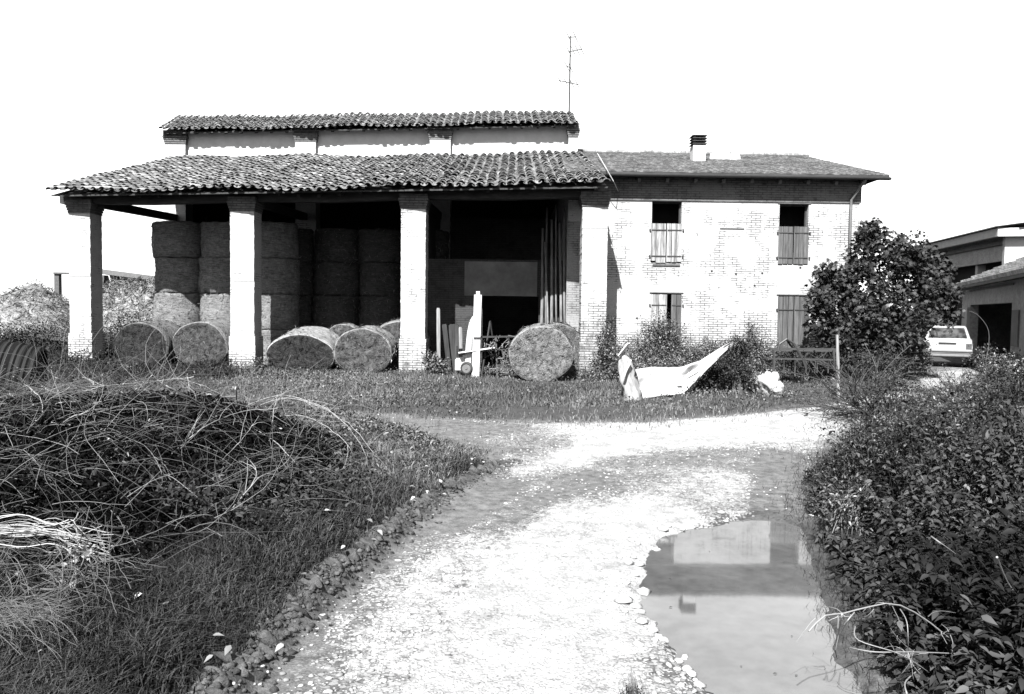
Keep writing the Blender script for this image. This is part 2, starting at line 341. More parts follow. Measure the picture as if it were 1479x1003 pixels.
def terrain(x, y):
    x = np.asarray(x, float); y = np.asarray(y, float)
    z = hb(y) + 0.03
    s = sdf(ROADP, x, y); lft = x < (xl(y)+xr(y))/2
    dl = np.where(lft & (y < 15.5), np.maximum(s, 0), 0); dr = np.where(~lft & (y < 17), np.maximum(s, 0), 0)
    z = z + sst(0.1, 0.8, dl)*0.10 + sst(0.5, 3.2, dl)*0.28*sst(15.5, 12.5, y)
    z = z + mound(x, y, -5.6, 10.2, 3.0, 2.2, 0.22)*sst(0.2, 1.6, dl) + mound(x, y, -3.2, 6.2, 1.5, 1.2, 0.12)*sst(.2, 1, dl)
    z = z - mound(x, y, -3.05, 5.9, 0.5, 0.4, 0.4)
    z = z + ridge_z(x, y)
    z = z + sst(0.0, 0.9, dr)*0.16
    z = z + fbm(x, y, 1.3)*0.035*sst(-0.6, 0.4, s) + fbm(x, y, 3.1)*0.008
    # wheel ruts along the road
    p = sdf(PUDP, x, y)+.11*fbm(x, y, 4.0)+.06*fbm(x, y, 13.0)
    z = z - sst(0.16, -0.25, p)*0.13
    z = z + mound(x, y, -17, 34, 5.5, 3.5, 0.3)
    return z
# ground grid
def axis_(segs):
    o = [segs[0][0]]
    for a, b, st in segs:
        n = max(1, int(round((b-a)/st))); o += list(np.linspace(a, b, n+1)[1:])
    return np.array(o)
gx = axis_([(-700, -100, 60), (-100, -30, 7), (-30, -8, 0.5), (-8, -3, 0.09), (-3, 4.5, 0.045), (4.5, 9, 0.1), (9, 30, 0.5), (30, 100, 7), (100, 700, 60)])
gy = axis_([(-60, -5, 6), (-5, 2.5, 0.4), (2.5, 9, 0.045), (9, 16, 0.09), (16, 24, 0.25), (24, 60, 1.5), (60, 150, 10), (150, 1500, 100)])
GX, GY = np.meshgrid(gx, gy); GZ = terrain(GX, GY)
gs = sdf(ROADP, GX, GY); gp = sdf(PUDP, GX, GY)
# gravel density: where pale stone lies on the dark mud
def blob(x, y, pts, r):
    q = WP(pts); d = np.full(np.shape(x), 1e9)
    for i in range(len(q)-1):
        a = q[i]; b = q[i+1]; e = b-a; t = np.clip(((x-a[0])*e[0]+(y-a[1])*e[1])/(e@e), 0, 1)
        d = np.minimum(d, np.hypot(x-a[0]-t*e[0], y-a[1]-t*e[1]))
    return sst(r, r*0.35, d)
def gravel_at(x, y):
    s = sdf(ROADP, x, y); p = sdf(PUDP, x, y)
    g = 0.60+0*x
    g = g + 0.5*blob(x, y, [(640, 1150), (680, 1003), (720, 900), (780, 820), (860, 760)], 1.5)
    g = g + 0.30*blob(x, y, [(860, 900), (900, 800), (960, 730), (1040, 690)], 0.7)
    g = g + 0.60*blob(x, y, [(780, 645), (900, 628), (1050, 618), (1180, 602), (1290, 578), (1360, 540)], 1.9)
    g = g + 0.25*blob(x, y, [(520, 900), (640, 790), (760, 700), (850, 650)], 0.5)
    g = g - 0.46*blob(x, y, [(690, 755), (760, 715), (830, 695)], 0.85)
    g = g - 0.12*blob(x, y, [(560, 900), (640, 800), (700, 745)], 0.5)
    g = g - 0.24*blob(x, y, [(900, 668), (1000, 662), (1090, 660), (1140, 690)], 0.8)
    g = g - 0.26*blob(x, y, [(500, 1040), (600, 900), (690, 800), (780, 725)], 0.34) - 0.14*blob(x, y, [(860, 790), (940, 715), (1040, 680)], 0.8)
    g = g - 0.55*blob(x, y, [(1130, 660), (1125, 740), (1180, 780), (1200, 900), (1260, 1050)], 0.45)
    g = g - 0.44*blob(x, y, [(420, 985), (520, 870), (620, 775), (730, 700)], 0.40)
    g = g - 0.75*blob(x, y, [(430, 612), (560, 622), (660, 640), (715, 640)], 2.1)
    g = g + 0.35*blob(x, y, [(560, 603), (690, 606)], 0.4)
    g = g - 0.45*sst(0.12, -0.1, p)
    g = g * sst(0.05, -0.35, s)
    return np.clip(g, 0, 1.3)
gg = gravel_at(GX, GY); gw = np.maximum(sst(0.35, -0.02, gp), np.clip(ridge_z(GX, GY)/.07, 0, 1)); gv = sst(-0.12, 0.25, gs+0.12*fbm(GX, GY, 2.5))
def ground_mat():
    mt, n, b = newmat('yard_earth_and_gravel')
    tc = n.nodes.new('ShaderNodeTexCoord'); P = tc.outputs['Object']
    a = N(n, 'ShaderNodeAttribute', attribute_name='cover'); sx = n.nodes.new('ShaderNodeSeparateColor'); n.links.new(a.outputs['Color'], sx.inputs[0])
    g, veg, wet = sx.outputs[0], sx.outputs[1], sx.outputs[2]
    n1 = noise(n, P, 1.6, 7, 0.6); n2 = noise(n, P, 9, 5, 0.7); n3 = noise(n, P, 60, 3, 0.6)
    vo = N(n, 'ShaderNodeTexVoronoi', i_Scale=26.0); n.links.new(P, vo.inputs['Vector'])
    vo2 = N(n, 'ShaderNodeTexVoronoi', i_Scale=60.0); n.links.new(P, vo2.inputs['Vector'])
    cell = n.nodes.new('ShaderNodeRGBToBW'); n.links.new(vo.outputs['Color'], cell.inputs[0])
    cell2 = n.nodes.new('ShaderNodeRGBToBW'); n.links.new(vo2.outputs['Color'], cell2.inputs[0])
    dens = math_(n, 'ADD', math_(n, 'MULTIPLY', g, 1.2), math_(n, 'ADD', math_(n, 'MULTIPLY', n1, 1.3), -0.78))
    dens = math_(n, 'ADD', dens, math_(n, 'MULTIPLY', math_(n, 'ADD', n2, -0.5), 1.2))
    st1 = math_(n, 'MULTIPLY', ramp(n, math_(n, 'SUBTRACT', dens, cell.outputs[0]), 0.0, 0.04), ramp(n, vo.outputs['Distance'], 0.42, 0.62, 1, 0))
    st2 = math_(n, 'MULTIPLY', ramp(n, math_(n, 'SUBTRACT', dens, cell2.outputs[0]), 0.12, 0.16), ramp(n, vo2.outputs['Distance'], 0.45, 0.65, 1, 0))
    stone = math_(n, 'MAXIMUM', st1, st2)
    dust = ramp(n, dens, 0.62, 1.15)
    mud = ramp(n, math_(n, 'ADD', math_(n, 'MULTIPLY', n2, 0.6), math_(n, 'MULTIPLY', n3, 0.4)), 0.38, 0.62, 0.016, 0.064)
    mud = math_(n, 'MULTIPLY', mud, ramp(n, wet, 0, 1, 1.0, 0.5))
    sc_ = ramp(n, cell.outputs[0], 0.2, 0.8, 0.072, 0.16)
    def mix(f, x, y):
        m_ = n.nodes.new('ShaderNodeMix'); m_.data_type = 'FLOAT'; n.links.new(f, m_.inputs[0])
        for i, q in ((2, x), (3, y)):
            if isinstance(q, float): m_.inputs[i].default_value = q
            else: n.links.new(q, m_.inputs[i])
        return m_.outputs[0]
    c = mix(math_(n, 'MULTIPLY', stone, 1.0), mud, sc_)
    c = mix(math_(n, 'MULTIPLY', dust, 0.9), c, math_(n, 'MULTIPLY', ramp(n, noise(n, P, 3.2, 6, 0.7), 0.35, 0.6, 0.62, 1.05), ramp(n, math_(n, 'ADD', math_(n, 'MULTIPLY', n3, 0.55), math_(n, 'MULTIPLY', n2, 0.45)), 0.34, 0.56, 0.08, 0.168)))
    soil = ramp(n, math_(n, 'ADD', math_(n, 'MULTIPLY', n2, 0.6), math_(n, 'MULTIPLY', n3, 0.4)), 0.35, 0.65, 0.006, 0.019)
    c = mix(veg, c, soil)
    n.links.new(c, b.inputs['Base Color']); b.inputs['Specular IOR Level'].default_value = 0.2
    n.links.new(ramp(n, wet, 0, 1, 0.9, 0.6), b.inputs['Roughness'])
    h = math_(n, 'ADD', math_(n, 'MULTIPLY', stone, 0.6), math_(n, 'ADD', math_(n, 'MULTIPLY', n2, 0.9), math_(n, 'MULTIPLY', n3, 0.35)))
    bump(n, b, h, 0.55, 0.03)
    return mt
MT['ground'] = ground_mat()
ny, nx = GX.shape
V = np.stack([GX, GY, GZ], -1).reshape(-1, 3); idx = np.arange(ny*nx).reshape(ny, nx)
Q = np.stack([idx[:-1, :-1], idx[:-1, 1:], idx[1:, 1:], idx[1:, :-1]], -1).reshape(-1, 4)
rm = (gs < 0).reshape(-1)[Q].sum(1) >= 2
covr = np.stack([np.clip(gg, 0, 1.3), gv, gw, np.ones_like(gg)], -1).reshape(-1, 4)
for nm, sel, lab in (('ground', ~rm, None), ('gravel_road', rm, None)):
    q = Q[sel]; u, inv = np.unique(q, return_inverse=True); q = inv.reshape(q.shape)
    o = meshnp(nm, V[u], q, np.ones(len(q)), MT['ground'], smooth=True); o['kind'] = 'structure'
    o.data.attributes.new('cover', 'FLOAT_COLOR', 'POINT').data.foreach_set('color', np.ascontiguousarray(covr[u], dtype=np.float32).ravel())
# puddle
def water_mat():
    mt, n, b = newmat('muddy_water')
    P = objco(n); f = noise(n, P, 1.2, 5, 0.6); f2 = noise(n, P, 8, 4, 0.6)
    n.links.new(ramp(n, math_(n, 'ADD', math_(n, 'MULTIPLY', f, .6), math_(n, 'MULTIPLY', f2, .4)), 0.36, 0.66, 0.028, 0.054), b.inputs['Base Color']); b.inputs['Roughness'].default_value = 0.035; b.inputs['IOR'].default_value = 1.7
    b.inputs['Specular IOR Level'].default_value = 1.0
    bump(n, b, noise(n, P, 2.0, 2, 0.4), 0.02, 0.02); return mt
mb = MB(); c0 = PUDP.mean(0)
mb.add([(c0[0]+(p[0]-c0[0])*1.12, c0[1]+(p[1]-c0[1])*1.06, -0.012) for p in PUDP], [tuple(range(len(PUDP)))])
o = mb.build('puddle_water', water_mat()); o['kind'] = 'structure'
o['label'] = 'murky puddle at the right edge of the track, mirroring the house'
# mud bank with tyre tread along the left edge of the road
def path_pts(P, n):
    P = np.asarray(P); d = np.r_[0, np.cumsum(np.hypot(*np.diff(P, axis=0).T))]; t = np.linspace(0, d[-1], n)
    return np.stack([np.interp(t, d, P[:, 0]), np.interp(t, d, P[:, 1])], 1), t
R, rt_ = path_pts(RIDGE, 520); tg = np.gradient(R, axis=0); tg = unit(tg); nrm2 = np.stack([-tg[:, 1], tg[:, 0]], 1)   # nrm2 points left
MT['mud'] = plain('damp_mud', 0.12, 0.9, 0.45, 45, tint=True, bmp=1.0, bdist=0.02, sc2=9, spec=.15)
# ------------------------------------------------------------------ stones
def stone_set(P, r, tint=None, flat=0.55):
    """rough little stones: jittered octahedron split once"""
    import itertools
    base = np.array([(1, 0, 0), (-1, 0, 0), (0, 1, 0), (0, -1, 0), (0, 0, 1), (0, 0, -1), (.7, .7, .0), (-.7, .7, 0), (-.7, -.7, 0), (.7, -.7, 0), (.6, 0, .7), (0, .6, .7), (-.6, 0, .7), (0, -.6, .7)])
    T = np.array([(4, 10, 11), (4, 11, 12), (4, 12, 13), (4, 13, 10), (10, 0, 6), (10, 6, 11), (11, 6, 2), (11, 2, 7), (11, 7, 12), (12, 7, 1), (12, 1, 8), (12, 8, 13), (13, 8, 3), (13, 3, 9), (13, 9, 10), (10, 9, 0),
                  (5, 6, 0), (5, 2, 6), (5, 7, 2), (5, 1, 7), (5, 8, 1), (5, 3, 8), (5, 9, 3), (5, 0, 9)])
    n = len(P); V = base[None]*rng.uniform(0.75, 1.2, (n, 14, 1)); V = V*np.stack([rng.uniform(.7, 1.3, n), rng.uniform(.7, 1.3, n), np.full(n, flat)*rng.uniform(.7, 1.2, n)], 1)[:, None, :]
    a = rng.uniform(0, 6.28, n); c, s = np.cos(a)[:, None], np.sin(a)[:, None]
    X = V[..., 0]*c-V[..., 1]*s; Y = V[..., 0]*s+V[..., 1]*c; V = np.stack([X, Y, V[..., 2]], -1)*r[:, None, None]+P[:, None, :]
    if tint is None: tint = rng.uniform(0.5, 1.25, n)
    return V.reshape(-1, 3), (T[None]+np.arange(n)[:, None, None]*14).reshape(-1, 3), np.repeat(tint, len(T))
n = 60000; x = rng.uniform(-5, 6, n); y = 3.0+rng.power(1.3, n)*0+rng.uniform(0, 1, n)**1.3*13.5
g = gravel_at(x, y)*(0.25+1.1*np.clip(1.4*fbm(x, y, 2.6)+.5, 0, 1)); keep = (rng.uniform(0, 1, n) < np.where(g > .95, .28, g*0.8)) & (sdf(ROADP, x, y) < 0.1) & (sdf(PUDP, x, y) > 0.02)
x, y = x[keep], y[keep]; r = np.minimum(rng.gamma(3, 0.0032, len(x))+0.004, np.where(gravel_at(x, y) > .95, .011, .026))
V, T, t = stone_set(np.stack([x, y, terrain(x, y)+r*0.1], 1), r)
tag(meshnp('gravel', V, T, t, MT['stone']), 'pale loose gravel strewn over the track', 'gravel', kind='stuff')
# broken clods and tread-cut lumps along the mud lip
n = 2600; k = rng.integers(0, 500, n); c_ = rng.normal(0, .10, n); P = np.concatenate([R[k]+nrm2[k]*c_[:, None], np.zeros((n, 1))], 1); P[:, 2] = terrain(P[:, 0], P[:, 1])
r = np.minimum(rng.gamma(1.6, .008, n)+.006, .032); r *= (1-.5*sst(7, 11, P[:, 1])); V, T, t = stone_set(P+[0, 0, .004], r, rng.uniform(.5, 1.15, n), .8)
ln = np.arange(0.15, rt_[-1]-.6, .085); kk = np.searchsorted(rt_, ln); kk = kk[rng.uniform(0, 1, len(kk)) < .8]; n = len(kk); P = np.concatenate([R[kk]+nrm2[kk]*rng.normal(-.02, .035, n)[:, None], np.zeros((n, 1))], 1); P[:, 2] = terrain(P[:, 0], P[:, 1])+.012
# long lumps lying across the lip, as a tyre tread leaves them
base_n = 14; V2, T2, t2 = stone_set(np.zeros((n, 3)), np.ones(n), rng.uniform(.5, 1.0, n), .75); V2 = V2.reshape(n, base_n, 3); ax_ = nrm2[kk]; an = np.arctan2(ax_[:, 1], ax_[:, 0])+rng.normal(0, .3, n)
lx = rng.uniform(.05, .12, n)[:, None]; ly = rng.uniform(.014, .027, n)[:, None]; X = V2[..., 0]*lx; Y = V2[..., 1]*ly; Z = V2[..., 2]*rng.uniform(.045, .085, n)[:, None]+X*.3
c, sn_ = np.cos(an)[:, None], np.sin(an)[:, None]; V2 = np.stack([X*c-Y*sn_, X*sn_+Y*c, Z], -1)+P[:, None, :]
parts_ = (np.concatenate([V, V2.reshape(-1, 3)]), np.concatenate([T, T2+len(V)]), np.concatenate([t, t2]))
tag(meshnp('mud_clods', *parts_, MT['mud']), 'dark clods of tread-cut mud along the left edge of the track', 'mud', kind='stuff')
# larger stones round the puddle
pe, _ = path_pts(np.vstack([PUDP[3::-1], PUDP[:-6:-1]]), 60)
stones = []
for k in range(58):
    i = int(rng.integers(0, 60)); off = rng.uniform(0.0, 0.34) if k % 3 else rng.uniform(-0.02, 0.15)
    d = pe[i]-c0; d = d/np.linalg.norm(d); p = pe[i]+d*off+rng.normal(size=2)*0.04
    stones.append((p[0], p[1], rng.uniform(0.022, 0.055)*(1.3 if k % 5 == 0 else 0.9)))
for (x, y, r) in stones:
    z = float(terrain(x, y)); V, T, t = stone_set(np.array([[0, 0, 0.0]]), np.array([r]), np.array([rng.uniform(.95, 1.3)]))
    o = meshnp('stone', V, T, t, MT['stone'], smooth=False); o.location = (x, y, max(z, -0.02)+r*0.18)
    tag(o, 'pale stone lying on the muddy rim of the puddle', 'stone', 'stones edging the puddle')
# ------------------------------------------------------------------ BARN
def lerp(a, b, t): return np.asarray(a, float)*(1-t)+np.asarray(b, float)*t
ZG = 0.30
Fl = np.array([at(100, 400, 24.1)[0], 24.1]); Fr = np.array([at(840, 400, 22.1)[0], 22.1])
Bl = np.array([at(243, 300, 30.8)[0], 30.8]); Br = np.array([at(819, 300, 29.4)[0], 29.4])
def BP(a, t, z=None):   # a in bays 0..3 from the left pillar, t 0 front .. 1 clerestory line
    p = lerp(lerp(Fl, Fr, a/3), lerp(Bl, Br, a/3), t); return p if z is None else np.array([p[0], p[1], z])
barn = thing('barn', 'old open-fronted hay barn on whitewashed brick pillars with barrel-tiled roofs', 'barn', (float(Fl[0]), float(Fl[1]), ZG))
BO = np.array(barn.location)
e1 = unit(Fr-Fl)
ev = np.array([0.0, 1.0])
pts = {}
pfl = at(65, 277, 23.55); pfr = at(883, 264, 21.5); pbr = at(841, 222, 29.4); pbl = at(248, 229, 30.8)
ufl = at(228, 189, 30.25); ufr = at(836, 178, 28.8); ubr = at(828, 163, 34.5); ubl = at(256, 171, 35.9)
def tiles(P00, P10, P01, P11, nc, nr, name, mat, parent, org, sag=None, width=0.5, end=1.14):
    """barrel tiles laid on the bilinear patch P00 (front left) P10 (front right) P01 (back left) P11 (back right)"""
    P00, P10, P01, P11 = [np.array(p, float) for p in (P00, P10, P01, P11)]
    ns = 6; arcs = np.linspace(0, PI, ns+1); Vs = []; Ts = []; ti = []; k = 0
    def pos(u, v):
        p = (P00*(1-u)+P10*u)*(1-v)+(P01*(1-u)+P11*u)*v
        if sag: p = p+np.array([0, 0, sag(u, v)])
        return p
    for i in range(nc):
        for kind in (0, 1):
            if kind == 1 and i == nc-1: continue
            u = (i+0.5+0.5*kind)/nc; ju = random.uniform(-.07, .07)/nc
            for j in range(nr):
                v0 = j/nr; v1 = min((j+end)/nr, 1.0)
                uu = u+ju+random.uniform(-.12, .12)/nc
                if kind == 0 and random.random() < 0.012: continue
                a = pos(uu, v0-(random.uniform(-.01, .012) if j else random.uniform(-.004, .01))); b = pos(uu+random.uniform(-.08, .08)/nc, v1)
                lat = unit(pos(uu+0.3/nc, v0)-pos(uu-0.3/nc, v0)); W_ = np.linalg.norm(pos(uu+0.5/nc, v0)-pos(uu-0.5/nc, v0))
                dn = unit(b-a); nz = np.cross(lat, dn); nz = nz if nz[2] > 0 else -nz
                R0 = W_*0.36*random.uniform(.93, 1.07); R1 = R0*0.8; th = 0.018
                vs = []
                for (q, rr, lift) in ((a, R0, 0.055+random.uniform(-.01, .012)), (b, R1, 0.015)):
                    for rad in (rr, rr-th):
                        for an in arcs:
                            if kind == 0: vs.append(q+lat*math.cos(an)*rad+nz*(math.sin(an)*rad*0.82+lift))
                            else: vs.append(q+lat*math.cos(an)*rad*1.02+nz*(-math.sin(an)*rad*0.55+0.045+lift*0.4))
                m_ = ns+1; o0, i0, o1, i1 = 0, m_, 2*m_, 3*m_; fs = []
                for s in range(ns):
                    fs += [(o0+s, o0+s+1, o1+s+1, o1+s), (i0+s+1, i0+s, i1+s, i1+s+1), (o0+s+1, o0+s, i0+s, i0+s+1)]
                fs += [(o0, o1, i1, i0), (o0+ns, i0+ns, i1+ns, o1+ns)]
                Vs += vs; Ts += [tuple(x+k for x in f) for f in fs]; tt = random.choice([0.6, 0.85, 1.0, 1.0, 1.2, 1.5, 1.9])*random.uniform(.85, 1.15)*(1 if kind == 0 else .7)
                ti += [tt]*len(fs); k += len(vs)
    return meshnp(name, np.array(Vs)-np.array(org), np.array(Ts), np.array(ti), mat, parent)
def sagf(u, v): return -0.07*math.sin(u*3*PI)**2*(1-v*0.6)+0.03*math.sin(u*23)+0.025*math.sin(u*9+v*6)-0.05*math.sin(u*PI)*math.sin(v*PI)
lowroof = tiles(pfl, pfr, pbl, pbr, 58, 23, 'lower_roof', MT['tile'], barn, BO, sagf)
uproof = tiles(ufl, ufr, ubl, ubr, 58, 14, 'upper_roof', MT['tile'], barn, BO, lambda u, v: 0.03*math.sin(u*17)+0.02*math.sin(u*41+1))
# boards under the tiles + rafters
def slab(P, th, off, name, mat, parent, org):
    mb = MB(org); P = [np.array(p) for p in P]; o_ = np.array([0, 0, off]); t_ = np.array([0, 0, th])
    mb.hexa([P[0]-o_-t_, P[1]-o_-t_, P[2]-o_-t_, P[3]-o_-t_, P[0]-o_, P[1]-o_, P[2]-o_, P[3]-o_]); return mb.build(name, mat, parent)
ins = lambda p, dx, dy, dz=0: np.array(p)+np.array([dx, dy, dz])
slab([ins(pfl, .12, .1), ins(pfr, -.08, .1), ins(pbr, -.05, .05), ins(pbl, .05, .05)], 0.04, 0.09, 'roof_boards', MT['darkwood'], barn, BO)
slab([ins(ufl, .15, .12), ins(ufr, -.1, .12), ins(ubr, -.1, 0), ins(ubl, .1, 0)], 0.04, 0.05, 'roof_boards', MT['darkwood'], barn, BO)
zr = ubl[2]; rear_l = np.array([ubl[0], 41.0, ufl[2]]); rear_r = np.array([ubr[0], 40.0, ufr[2]])
slab([ubl, ubr, rear_r, rear_l], 0.08, 0.0, 'rear_roof', MT['tile_f'], barn, BO)
mb = MB(BO)
for i in range(27):
    mb = MB(BO); u = (i+0.5)/27; a = lerp(pfl, pfr, u); b = lerp(pbl, pbr, u); o_ = np.array([0, 0, -.175+sagf(u, 0)]); o2 = np.array([0, 0, -.17]); mb.bar(lerp(a, b, 0.05)+o_, b+o2, .09, .1); mb.build('rafter', MT['darkwood'], barn); mb = MB(BO)
    a = lerp(ufl, ufr, u); b = lerp(ubl, ubr, u); mb.bar(lerp(a, b, 0.03)+np.array([0, 0, -.14]), b+np.array([0, 0, -.14]), .09, .09); mb.build('rafter', MT['darkwood'], barn)
# front architrave beam and wall plate
PW = 0.70
ztopL, ztopR = pfl[2]-0.28, pfr[2]-0.22
def eave_z(a): return lerp(pfl[2], pfr[2], (a*5.15+1.0)/16.8)
for i in range(3):
    mb = MB(BO); a = BP(i, 0); b = BP(i+1, 0); za = eave_z(i)+.02; zb = eave_z(i+1)+.02
    A = np.array([a[0]+(PW/2 if i else -0.35), a[1]+PW*.45, za-.14]); B = np.array([b[0]+PW/2, b[1]+PW*.45, zb-.14])
    mb.bar(A, (A+B)/2-np.array([0, 0, .05]), .26, .28); mb.bar((A+B)/2-np.array([0, 0, .05]), B, .26, .28); mb.build('front_beam', MT['darkwoodx'], barn)
for a in (0, 1, 2, 3):   # tie beams front to back
    mb = MB(BO); A = BP(a, 0.08); B = BP(a, 1); z = eave_z(a)-.25; mb.bar((A[0]+PW/2, A[1], z+.1), (B[0]+PW/2, B[1]-.0, z+.3), .22, .26); mb.build('tie_beam', MT['darkwoodx'], barn)
for t in (0.33, 0.66):
    mb = MB(BO); A = BP(0, t); B = BP(3, t); zA = lerp(pfl[2], pbl[2], t)-.42; zB = lerp(pfr[2], pbr[2], t)-.42; mb.bar((A[0]-.3, A[1], zA), (B[0]+.6, B[1], zB), .2, .2); mb.build('tie_beam', MT['darkwoodx'], barn)
def brick_pillar(x, y, w, d, z0, z1, name='pillar', foot=True, capz=0.5, mat=None):
    """square brick pier with slightly ragged courses on the arris"""
    mb = MB(BO); nseg = int((z1-capz-z0)/0.085); hz = (z1-capz-z0)/nseg
    zs = z0-0.3
    for i in range(nseg):
        j = random.uniform(-.006, .006) if i else 0; k = random.uniform(-.006, .006)
        e = 0.035 if (foot and i < 12) else 0
        za = z0+i*hz-(0.3 if i == 0 else 0); zb = z0+(i+1)*hz
        vs = [(x-e+j, y-e+k, za), (x+w+e+k, y-e+k, za), (x+w+e+k, y+d+e, za), (x-e+j, y+d+e, za)]
        mb.hexa(vs+[(p[0], p[1], zb) for p in vs])
    p = mb.build(name, mat or MT['pillar'], barn)
    mc = MB(BO); zc = z1-capz
    for k in range(4):
        e = 0.02+0.018*k; mc.box(x-e, x+w+e, y-e, y+d+e, zc+k*.075, zc+(k+1)*.075-.012)
        mc.box(x-e+.015, x+w+e-.015, y-e+.015, y+d+e-.015, zc+(k+1)*.075-.012, zc+(k+1)*.075)
    mc.box(x-.05, x+w+.05, y-.05, y+d+.05, zc+.3, z1)
    mc.build('pillar_cap', MT['bare'], p)
    return p
for a in range(4):
    q = BP(a, 0); brick_pillar(q[0], q[1], PW*(0.92 if a == 0 else 1), PW, ZG, eave_z(a)+.0-.14, capz=0.42, mat=MT['pillar_r'] if a == 3 else None)
for a in range(4):
    q = BP(a, 1); zt = lerp(ufl[2], ufr[2], a/3)
    brick_pillar(q[0], q[1]-.25, PW*1.1 if a < 3 else .34, PW, ZG, zt+.08, foot=False, capz=0.5)
# clerestory wall between the rear pillars
for a in range(3):
    mb = MB(BO); A = BP(a, 1); B = BP(a+1, 1); A = A+(B-A)*(PW*1.1+.002)/np.linalg.norm(B-A); zb = min(pbl[2], pbr[2])-.5; zt0 = lerp(ufl[2], ufr[2], a/3)+.06; zt1 = lerp(ufl[2], ufr[2], (a+1)/3)+.06
    if a == 2: B = B-np.array([0.003, 0])
    mb.hexa([(A[0], A[1], zb), (B[0], B[1], zb), (B[0], B[1]+.3, zb), (A[0], A[1]+.3, zb), (A[0], A[1], zt0), (B[0], B[1], zt1), (B[0], B[1]+.3, zt1), (A[0], A[1]+.3, zt0)])
    mb.build('clerestory_wall', MT['plaster_w'], barn)
# enclosed rear: side and back walls
mb = MB(BO); x0 = Bl[0]; x1 = Br[0]+.34
mb.hexa([(x0, Bl[1]+.5, ZG-.3), (x0+.3, Bl[1]+.5, ZG-.3), (x0+.3, 40.9, ZG-.3), (x0, 40.9, ZG-.3), (x0, Bl[1]+.5, ufl[2]), (x0+.3, Bl[1]+.5, ufl[2]), (x0+.3, 40.9, ufl[2]-.1), (x0, 40.9, ufl[2]-.1)])
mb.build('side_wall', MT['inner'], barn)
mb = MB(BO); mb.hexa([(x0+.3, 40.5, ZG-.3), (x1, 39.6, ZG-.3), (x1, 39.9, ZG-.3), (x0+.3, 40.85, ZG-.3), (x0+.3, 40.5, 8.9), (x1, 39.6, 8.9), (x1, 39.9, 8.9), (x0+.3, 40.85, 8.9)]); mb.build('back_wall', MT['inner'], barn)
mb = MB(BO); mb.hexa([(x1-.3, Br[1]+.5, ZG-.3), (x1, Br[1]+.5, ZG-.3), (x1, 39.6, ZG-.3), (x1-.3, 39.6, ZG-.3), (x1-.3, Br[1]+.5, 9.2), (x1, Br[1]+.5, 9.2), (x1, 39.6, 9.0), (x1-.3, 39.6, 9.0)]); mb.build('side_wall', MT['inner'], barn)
# gable filling above side walls
for (xa, xb, yf, yr, pe_, pr_) in ((x0+.02, x0+.28, Bl[1]+.5, 40.4, ufl[2], ubl[2]-.12), (x1-.28, x1-.02, Br[1]+.5, 39.4, ufr[2], ubr[2]-.12)):
    mb = MB(BO); ym = (ubl[1]+ubr[1])/2
    mb.add([(xa, yf, pe_-.02), (xa, yr, pe_-.02), (xa, ym, pr_), (xb, yf, pe_-.02), (xb, yr, pe_-.02), (xb, ym, pr_)], [(0, 2, 1), (3, 4, 5), (0, 1, 4, 3), (1, 2, 5, 4), (2, 0, 3, 5)]); mb.build('gable', MT['bare'], barn)
# stable wall with doorway at the back of the right bay
SY = 25.3
def wallholes(x0, x1, z0, z1, holes, y, th, org, zt=None):
    mb = MB(org); xs = sorted({x0, x1}|{h[0] for h in holes}|{h[1] for h in holes}); zs = sorted({z0, z1}|{h[2] for h in holes}|{h[3] for h in holes})
    def inh(cx, cz): return any(h[0] < cx < h[1] and h[2] < cz < h[3] for h in holes)
    for i in range(len(xs)-1):
        for j in range(len(zs)-1):
            a, b, c, d = xs[i], xs[i+1], zs[j], zs[j+1]
            if inh((a+b)/2, (c+d)/2): continue
            mb.add([(a, y, c), (b, y, c), (b, y, d), (a, y, d)], [(0, 1, 2, 3)]); mb.add([(a, y+th, c), (b, y+th, c), (b, y+th, d), (a, y+th, d)], [(3, 2, 1, 0)])
    for h in list(holes)+[(x0, x1, z0, z1)]:
        a, b, c, d = h; s = [(a, y, c), (b, y, c), (b, y, d), (a, y, d)]; s2 = [(p[0], y+th, p[2]) for p in s]
        mb.add(s+s2, [(0, 4, 5, 1), (1, 5, 6, 2), (2, 6, 7, 3), (3, 7, 4, 0)])
    return mb
dl_, dr_ = at(697, 450, SY)[0], at(778, 450, SY)[0]; dt = at(740, 428, SY)[2]
HY = 24.2
hxl = at(820, 350, HY)[0]
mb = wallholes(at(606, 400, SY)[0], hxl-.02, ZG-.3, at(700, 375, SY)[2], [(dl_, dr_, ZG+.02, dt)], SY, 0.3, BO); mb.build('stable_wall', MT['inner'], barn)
mb = MB(BO); mb.box(at(671, 400, SY)[0], at(776, 400, SY)[0], SY-.025, SY-.001, dt+.0, at(700, 378, SY)[2]); mb.build('plaster_panel', MT['plaster'], barn)
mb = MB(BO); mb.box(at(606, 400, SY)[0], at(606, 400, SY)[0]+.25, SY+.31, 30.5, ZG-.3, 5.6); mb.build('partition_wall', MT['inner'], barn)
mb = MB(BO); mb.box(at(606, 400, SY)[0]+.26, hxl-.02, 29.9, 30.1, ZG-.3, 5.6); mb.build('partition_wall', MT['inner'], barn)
mb = MB(BO); mb.box(hxl-.02, at(846, 400, HY)[0], HY-.04, HY-.003, ZG-.3, 4.9); mb.build('brick_pier', MT['pier'], barn)
